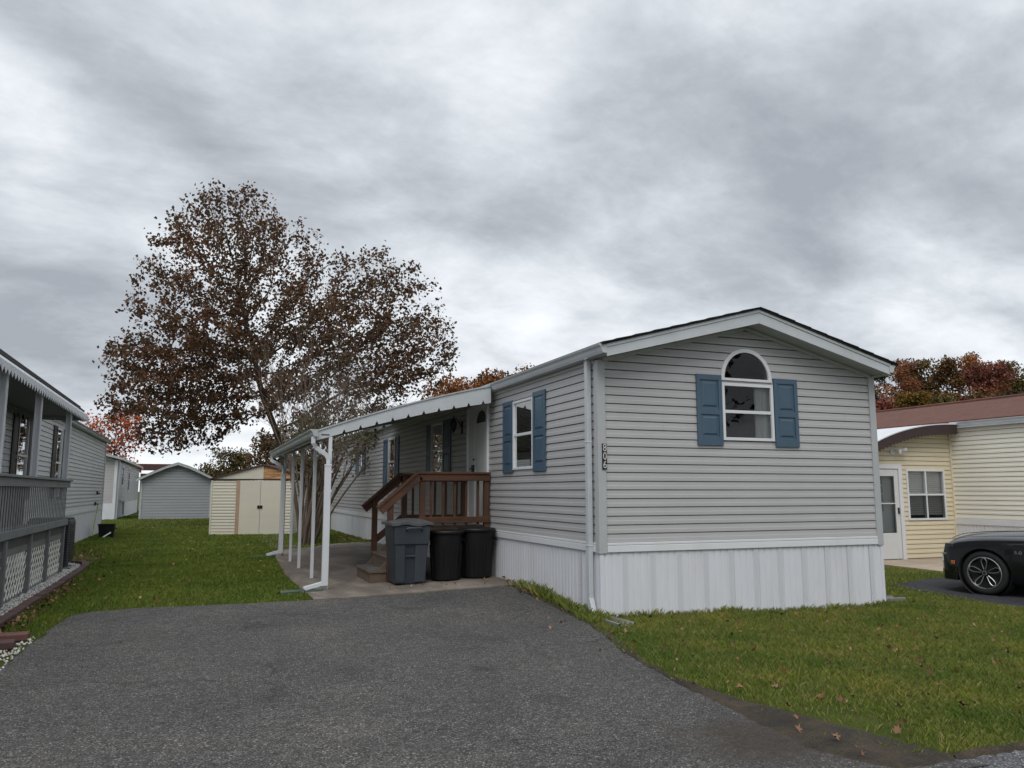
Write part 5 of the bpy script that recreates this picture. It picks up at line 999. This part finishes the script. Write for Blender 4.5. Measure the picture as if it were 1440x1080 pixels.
def limbs(nodes, par, r, n=5, rmin=0):
    V = []; F = []; b = 0
    for i in range(len(nodes)):
        p = par[i]
        if p < 0: continue
        a, c = nodes[p], nodes[i]; d = c-a; L = np.linalg.norm(d); d = d/L; ref = np.array([0, 0, 1.]) if abs(d[2]) < .9 else np.array([1., 0, 0]); x = np.cross(d, ref); x /= np.linalg.norm(x); y = np.cross(d, x); k = n if r[i] > .03 else 3
        an = np.arange(k)*2*np.pi/k; ra = min(r[p], r[i]*1.35); ring = np.cos(an)[:, None]*x+np.sin(an)[:, None]*y
        V.append(a-d*ra*.3+ring*ra); V.append(c+ring*r[i])
        for q in range(k): F.append((b+q, b+(q+1) % k, b+k+(q+1) % k, b+k+q))
        b += 2*k
    return np.concatenate(V), np.array(F)
def in_ell(n, c, r):
    v = rng.normal(size=(n, 3)); v /= np.linalg.norm(v, axis=1)[:, None]; return np.array(c)+v*(rng.random(n)**(1/2.4))[:, None]*np.array(r)
def pxell(n, px, py, rx, ry, depth, rd):
    k = depth/FPX; c = at(px, py, depth); p = in_ell(n, (0, 0, 0), (1, 1, 1)); return c+p[:, :1]*RT*rx*k+p[:, 1:2]*np.array([0, 0, 1.])*ry*k+p[:, 2:]*np.array([FW[0], FW[1], 0])*rd
DT = 35.0; bs = at(402, 690, DT)
big = thing('shade_tree', 'large half-bare tree with brown autumn leaves behind the cream metal shed', 'tree', (bs[0], bs[1], .05))
att = np.concatenate([pxell(1250, 338, 432, 145, 165, DT, 5.0), pxell(480, 322, 325, 78, 66, DT, 2.6), pxell(760, 515, 465, 120, 120, DT, 4.2), pxell(740, 248, 550, 98, 92, DT, 4.0), pxell(420, 440, 530, 165, 90, DT, 4.5), pxell(160, 600, 495, 48, 60, DT, 2.2), pxell(110, 180, 500, 30, 40, DT, 1.5)])
tr = [bs*[1, 1, 0]+[0, 0, z] for z in (0, .5, 1.1)]+[at(400, 655, DT), at(396, 630, DT), at(388, 605, DT), at(378, 580, DT), at(369, 555, DT), at(363, 530, DT), at(358, 505, DT), at(355, 480, DT)]
nodes, par = colonize(att, tr, .30, 3.2, .42, 110); r, kids = radii(par, .0085, 2.45, .20)
V, F = limbs(nodes, par, r, 6); npmesh('trunk', V, F, m_bark, big, True)
thin = np.where(r < .030)[0]; pick = rng.choice(thin, 50000); hz = (nodes[pick][:, 2]-4)/12; keep = rng.random(len(pick)) < np.clip(1.25-.85*hz, .30, 1); P = nodes[pick][keep]; P = P+rng.normal(0, .15, P.shape)
m_leafb = M_rand('brown_tree_leaves', [(.058, .034, .020), (.095, .053, .031), (.135, .071, .042), (.080, .055, .025), (.145, .072, .050), (.112, .080, .034), (.18, .108, .066)], .7, (.35, (.78, .84, .84), (1.3, 1.12, 1.05)), .28)
V, F = leaf_cards(P, .150, .1); npmesh('crown', V, F, m_leafb, big)
# tall bare multi-stem shrub behind the awning
sb_ = np.array([-1.76, 14.9, .08]); shr = thing('crape_myrtle', 'tall multi-stemmed bare shrub with tan twigs at the far end of the patio', 'shrub', tuple(sb_))
VV = []; FF = []; bcount = 0; tips = []; lowl = []
def grow(p, d, r0, L, lev):
    global bcount
    pts = [p]; n = 5; dd = d
    for i in range(n): dd = dd+rng.normal(0, .07, 3)+np.array([0, 0, .02]); dd /= np.linalg.norm(dd); pts.append(pts[-1]+dd*L/n)
    rr = [r0*(1-.38*i/n) for i in range(n+1)]; m = MB(); m.tube([tuple(q) for q in pts], rr, 6 if lev == 0 else (4 if lev == 1 else 3), cap=False); VV.extend(m.v); FF.extend([tuple(i+bcount for i in f) for f in m.f]); bcount += len(m.v)
    for q in pts[1:]:
        if lev >= 1: tips.append(q)
    if lev < 3:
        for k in range({0: 3, 1: 4, 2: 3}[lev]):
            a = rng.normal(0, .36 if lev else .20, 3); nd_ = dd+a; nd_[2] = max(nd_[2], .35); nd_ /= np.linalg.norm(nd_); j = n-(k % 3); grow(pts[j], nd_, rr[j]*.62, L*rng.uniform(.55, .85), lev+1)
for k in range(24):
    a = 2*math.pi*k/24+rng.uniform(-.2, .2); tl = rng.uniform(.04, .36); d = np.array([math.cos(a)*tl*1.15+.10, math.sin(a)*tl, 1]); d /= np.linalg.norm(d); grow(sb_+np.array([math.cos(a)*.20, math.sin(a)*.2, 0]), d, rng.uniform(.028, .05), rng.uniform(2.0, 2.9), 0)
FQ = np.array([f for f in FF if len(f) == 4]); npmesh('trunk', np.array(VV), FQ, m_bark2, shr, True)
tp = np.array(tips); lowk = tp[(tp[:, 2] < 3.6)]; P = np.concatenate([lowk[rng.integers(0, len(lowk), 2600)]+rng.normal(0, .16, (2600, 3)), tp[rng.integers(0, len(tp), 260)]+rng.normal(0, .08, (260, 3))])
V, F = leaf_cards(P, .085, .2); npmesh('crown', V, F, M_rand('dull_green_leaves', [(.05, .065, .018), (.08, .085, .03), (.06, .05, .02), (.14, .12, .06), (.035, .05, .014)], .6, None, .15), shr)
# background trees: trunk with limbs, foliage in many small clumps
PAL = {'rust': [(.165, .055, .030), (.25, .085, .038), (.19, .090, .036), (.28, .13, .055), (.13, .055, .028)], 'orange': [(.22, .085, .024), (.28, .115, .032), (.16, .070, .022), (.24, .070, .026)], 'olive': [(.075, .066, .020), (.125, .095, .026), (.095, .080, .028), (.18, .115, .032), (.055, .058, .020)],
       'red': [(.32, .060, .025), (.42, .115, .040), (.26, .045, .024), (.46, .18, .08)], 'dark': [(.018, .026, .010), (.028, .036, .014), (.04, .044, .016), (.022, .030, .012)], 'brown': [(.10, .055, .026), (.16, .085, .034), (.085, .056, .024), (.20, .10, .036)], 'yellow': [(.24, .13, .02), (.17, .10, .02), (.09, .075, .018)], 'maroon': [(.16, .050, .038), (.23, .078, .050), (.125, .045, .034)]}
PM = {}
def bgtree(name, label, px, ptop, depth, wpx, pal, n, leaf, base_frac=.28, group=None, cone=False, dens=1.0, tipsize=.02, pos=None):
    k = depth/FPX; g = at(px, 690, depth); H = CAM[2]+(690.8-ptop)*k; Rw = wpx*k/2
    if pos: g = np.array([pos[0], pos[1], 0]); H = pos[2]; Rw = pos[3]
    t = thing(name, label, 'tree', (g[0], g[1], 0), group)
    z0 = H*base_frac; nl = 26; c = np.array([g[0], g[1], 0]); cl = []
    for i in range(nl*2):
        u = rng.random()**.8; z = z0+(H-z0)*(.02+.90*u); prof = (1-u)*.95+.08 if cone else (math.sin(math.pi*(.30+.56*u))**.55)
        a = rng.uniform(0, 6.283); rr = Rw*prof*rng.uniform(.1, .85); cl.append((c+np.array([math.cos(a)*rr, math.sin(a)*rr, z]), Rw*rng.uniform(.22, .40)*(prof*.5+.5)))
    cl = [(q-np.array([0, 0, max(0, q[2]+s*.85-H)]), s) for q, s in cl]
    att = np.concatenate([in_ell(9, q, (s, s, s*.8)) for q, s in cl]); nodes, par = colonize(att, [c+np.array([0, 0, z]) for z in np.linspace(0, z0*1.2, 6)], H*.045, H*.5, H*.05, 40); r, kids = radii(par, tipsize*.9, 2.3, H*.022)
    V, F = limbs(nodes, par, r, 5); npmesh('trunk', V, F, m_barkd, t, True)
    w = np.array([s**2 for q, s in cl]); idx = rng.choice(len(cl), n, p=w/w.sum()); cc = np.array([q for q, s in cl])[idx]; sc = np.array([s for q, s in cl])[idx]
    v = rng.normal(size=(n, 3)); v /= np.linalg.norm(v, axis=1)[:, None]; P = cc+v*(sc*rng.random(n)**.45*1.12)[:, None]*np.array([1, 1, .82])
    P = P[P[:, 2] > z0*.55]
    if pal not in PM: PM[pal] = M_rand(pal+'_foliage', PAL[pal], .75, (.30, (.62, .66, .7), (1.35, 1.25, 1.1)), .12)
    V, F = leaf_cards(P, leaf, .1); npmesh('crown', V, F, PM[pal], t); return t
G1 = 'autumn trees in the wood behind the right home'
for (px, pt, d, w, pal, lab) in [(1242, 512, 92, 46, 'dark', 'dark green narrow tree just right of the grey home gable'), (1268, 503, 84, 74, 'rust', 'rusty autumn tree above the left end of the brown roof'), (1306, 497, 88, 72, 'olive', 'olive and gold tree left of centre above the brown roof'), (1340, 491, 82, 66, 'brown', 'thin brown tree standing tallest above the brown roof'),
        (1372, 488, 90, 72, 'rust', 'russet tree with a high rounded top above the brown roof'), (1404, 496, 80, 70, 'maroon', 'dark maroon tree right of centre above the brown roof'), (1440, 498, 86, 76, 'olive', 'green-gold tree at the right edge of the photo'), (1294, 495, 90, 56, 'maroon', 'slim wine-red tree between the rusty and the olive tree'), (1422, 493, 92, 60, 'rust', 'tall thin russet tree next to the right edge of the photo'), (1490, 500, 84, 80, 'rust', 'reddish tree beyond the right edge of the wood'),
        (1288, 548, 70, 54, 'yellow', 'small golden tree low in front of the wood'), (1240, 560, 66, 60, 'maroon', 'low dark red tree beside the grey home corner'), (1330, 552, 72, 70, 'olive', 'low olive undergrowth tree above the brown roof ridge'), (1396, 548, 72, 76, 'brown', 'low brown undergrowth tree above the brown roof ridge'), (1446, 545, 74, 70, 'dark', 'low dark green tree at the right edge above the roof')]:
    bgtree('autumn_tree', lab, px, pt-5, d, w*1.2, pal, 9000, .25, .10, G1)
bgtree('autumn_tree', 'orange-brown tree top over the awning end of the grey roof', 648, 528, 74, 150, 'orange', 11000, .26, .2, 'tree tops behind the grey home'); bgtree('evergreen_tree', 'dark green tree top showing above the grey roof gutter', 690, 513, 80, 90, 'dark', 7000, .28, .2, 'tree tops behind the grey home'); bgtree('autumn_tree', 'bright orange tree top right above the grey roof gutter', 722, 508, 72, 130, 'orange', 11000, .26, .2, 'tree tops behind the grey home')
bgtree('maple_tree', 'small bright red maple behind the left row of homes', 150, 566, 62, 128, 'red', 3000, .22, .30, None, False, 1, .012)
bgtree('evergreen_tree', 'olive evergreen tree between the barn shed and the cream shed', 325, 628, 58, 96, 'olive', 5200, .18, .04)
bgtree('autumn_tree', 'brown tree directly behind the cream metal shed', 388, 600, 52, 92, 'brown', 5200, .18, .08)
bgtree('evergreen_tree', 'dull green tree right behind the patio shrub', 440, 632, 48, 80, 'olive', 2600, .20, .10)
for (x, y, H_, pal, lab) in [(3, -36, 15, 'brown', 'tall brown tree across the road behind the viewpoint'), (13, -42, 17, 'dark', 'dark tree across the road opposite the gable'), (24, -38, 15, 'brown', 'wide brown tree across the road to the right'), (-12, -40, 14, 'olive', 'olive tree across the road to the left')]:
    bgtree('autumn_tree', lab, 0, 0, 40, 10, pal, 3500, .42, .12, 'trees across the road', pos=(x, y, H_, H_*.42))
# ================================================================ SKY, SUN, CAMERA
w = bpy.data.worlds.new('World'); scn.world = w; w.use_nodes = True; nt = w.node_tree; lk = nt.links
for n_ in list(nt.nodes): nt.nodes.remove(n_)
SUN_EL, SUN_AZ = R(52), R(205)                           # azimuth clockwise from +Y: behind the camera, a little to the left
tc = nd(nt, 'ShaderNodeTexCoord'); vec = tc.outputs['Generated']
sky = nd(nt, 'ShaderNodeTexSky'); sky.sky_type = 'NISHITA'; sky.sun_disc = False; sky.sun_elevation = SUN_EL; sky.sun_rotation = SUN_AZ; sky.dust_density = 4
def mth(op, a, b=None, c=None):
    n = nd(nt, 'ShaderNodeMath', operation=op)
    for i, v in enumerate((a, b, c)):
        if v is None: continue
        if isinstance(v, (int, float)): n.inputs[i].default_value = v
        else: lk.new(v, n.inputs[i])
    return n.outputs[0]
sx = nd(nt, 'ShaderNodeSeparateXYZ'); lk.new(vec, sx.inputs[0])
zz = mth('ADD', mth('MAXIMUM', sx.outputs[2], 0), .30)
cx_ = nd(nt, 'ShaderNodeCombineXYZ'); lk.new(mth('DIVIDE', sx.outputs[0], zz), cx_.inputs[0]); lk.new(mth('DIVIDE', sx.outputs[1], zz), cx_.inputs[1]); cx_.inputs[2].default_value = 3.7
mp = nd(nt, 'ShaderNodeMapping'); mp.inputs['Rotation'].default_value = (0, 0, R(-12)); mp.inputs['Scale'].default_value = (1.25, 1.6, 1); lk.new(cx_.outputs[0], mp.inputs[0])
n1 = noise(nt, mp.outputs[0], .82, 10, .60, .2); n2 = noise(nt, mp.outputs[0], 3.2, 9, .60, .25)
tot = mth('ADD', mth('MULTIPLY', n1.outputs['Fac'], .70), mth('MULTIPLY', n2.outputs['Fac'], .30))
for (px, py, width, amt) in [(40, 235, .17, .045), (700, 330, .24, .05), (900, 420, .22, .06), (1150, 160, .40, -.07), (1280, 215, .18, -.05), (60, 430, .22, -.07), (330, 600, .20, .11), (1330, 300, .14, .08), (1300, 430, .20, .05), (90, 130, .20, -.07), (640, 60, .22, .05), (860, 230, .08, .05), (480, 200, .2, -.03)]:
    d = rayd(px, py); d = d/np.linalg.norm(d); vm = nd(nt, 'ShaderNodeVectorMath', operation='DISTANCE'); lk.new(vec, vm.inputs[0]); vm.inputs[1].default_value = tuple(d)
    mr = nd(nt, 'ShaderNodeMapRange', interpolation_type='SMOOTHSTEP'); mr.inputs[1].default_value = 0; mr.inputs[2].default_value = width; mr.inputs[3].default_value = amt; mr.inputs[4].default_value = 0; lk.new(vm.outputs['Value'], mr.inputs[0]); tot = mth('ADD', tot, mr.outputs[0])
hz = nd(nt, 'ShaderNodeMapRange', interpolation_type='SMOOTHSTEP'); hz.inputs[1].default_value = .0; hz.inputs[2].default_value = .16; hz.inputs[3].default_value = .10; hz.inputs[4].default_value = 0; lk.new(sx.outputs[2], hz.inputs[0]); tot = mth('ADD', tot, hz.outputs[0])
cr = ramp(nt, [(.35, (.250, .270, .298)), (.43, (.325, .348, .378)), (.50, (.415, .442, .473)), (.59, (.55, .578, .606)), (.72, (.715, .738, .757))]); lk.new(tot, cr.inputs['Fac'])
zb = nd(nt, 'ShaderNodeMapRange', interpolation_type='SMOOTHSTEP'); zb.inputs[1].default_value = .56; zb.inputs[2].default_value = .95; zb.inputs[3].default_value = 1.0; zb.inputs[4].default_value = 1.9; lk.new(sx.outputs[2], zb.inputs[0])
cl = mixc(nt, 1.0, cr.outputs['Color'], (1, 1, 1), 'MULTIPLY'); b1 = nd(nt, 'ShaderNodeBackground'); lk.new(cl, b1.inputs['Color']); lk.new(zb.outputs[0], b1.inputs['Strength'])
b0 = nd(nt, 'ShaderNodeBackground'); lk.new(sky.outputs[0], b0.inputs['Color']); b0.inputs['Strength'].default_value = .08
mx = nd(nt, 'ShaderNodeMixShader'); mx.inputs[0].default_value = .96; lk.new(b0.outputs[0], mx.inputs[1]); lk.new(b1.outputs[0], mx.inputs[2])
ow = nd(nt, 'ShaderNodeOutputWorld'); lk.new(mx.outputs[0], ow.inputs['Surface'])
sl = bpy.data.lights.new('sun', 'SUN'); sl.energy = .9; sl.angle = R(35); sl.color = (1, .965, .92); so_ = bpy.data.objects.new('sun', sl); COL.objects.link(so_)
sd = Vector((math.sin(SUN_AZ)*math.cos(SUN_EL), math.cos(SUN_AZ)*math.cos(SUN_EL), math.sin(SUN_EL))); so_.rotation_euler = sd.to_track_quat('Z', 'Y').to_euler(); so_.location = (-8, -12, 20)
cam = bpy.data.cameras.new('camera'); cam.sensor_width = 36; cam.lens = 36*FPX/1440; cam.clip_start = .05; cam.clip_end = 6000; co = bpy.data.objects.new('camera', cam); COL.objects.link(co)
co.matrix_world = Matrix(((RT[0], UP[0], -FW[0], CAM[0]), (RT[1], UP[1], -FW[1], CAM[1]), (RT[2], UP[2], -FW[2], CAM[2]), (0, 0, 0, 1))); scn.camera = co
vs = scn.view_settings; vs.view_transform = 'Standard'; vs.look = 'None'; vs.exposure = .68; vs.gamma = 1; vs.use_curve_mapping = False
scn.cycles.max_bounces = 6; scn.cycles.transparent_max_bounces = 12
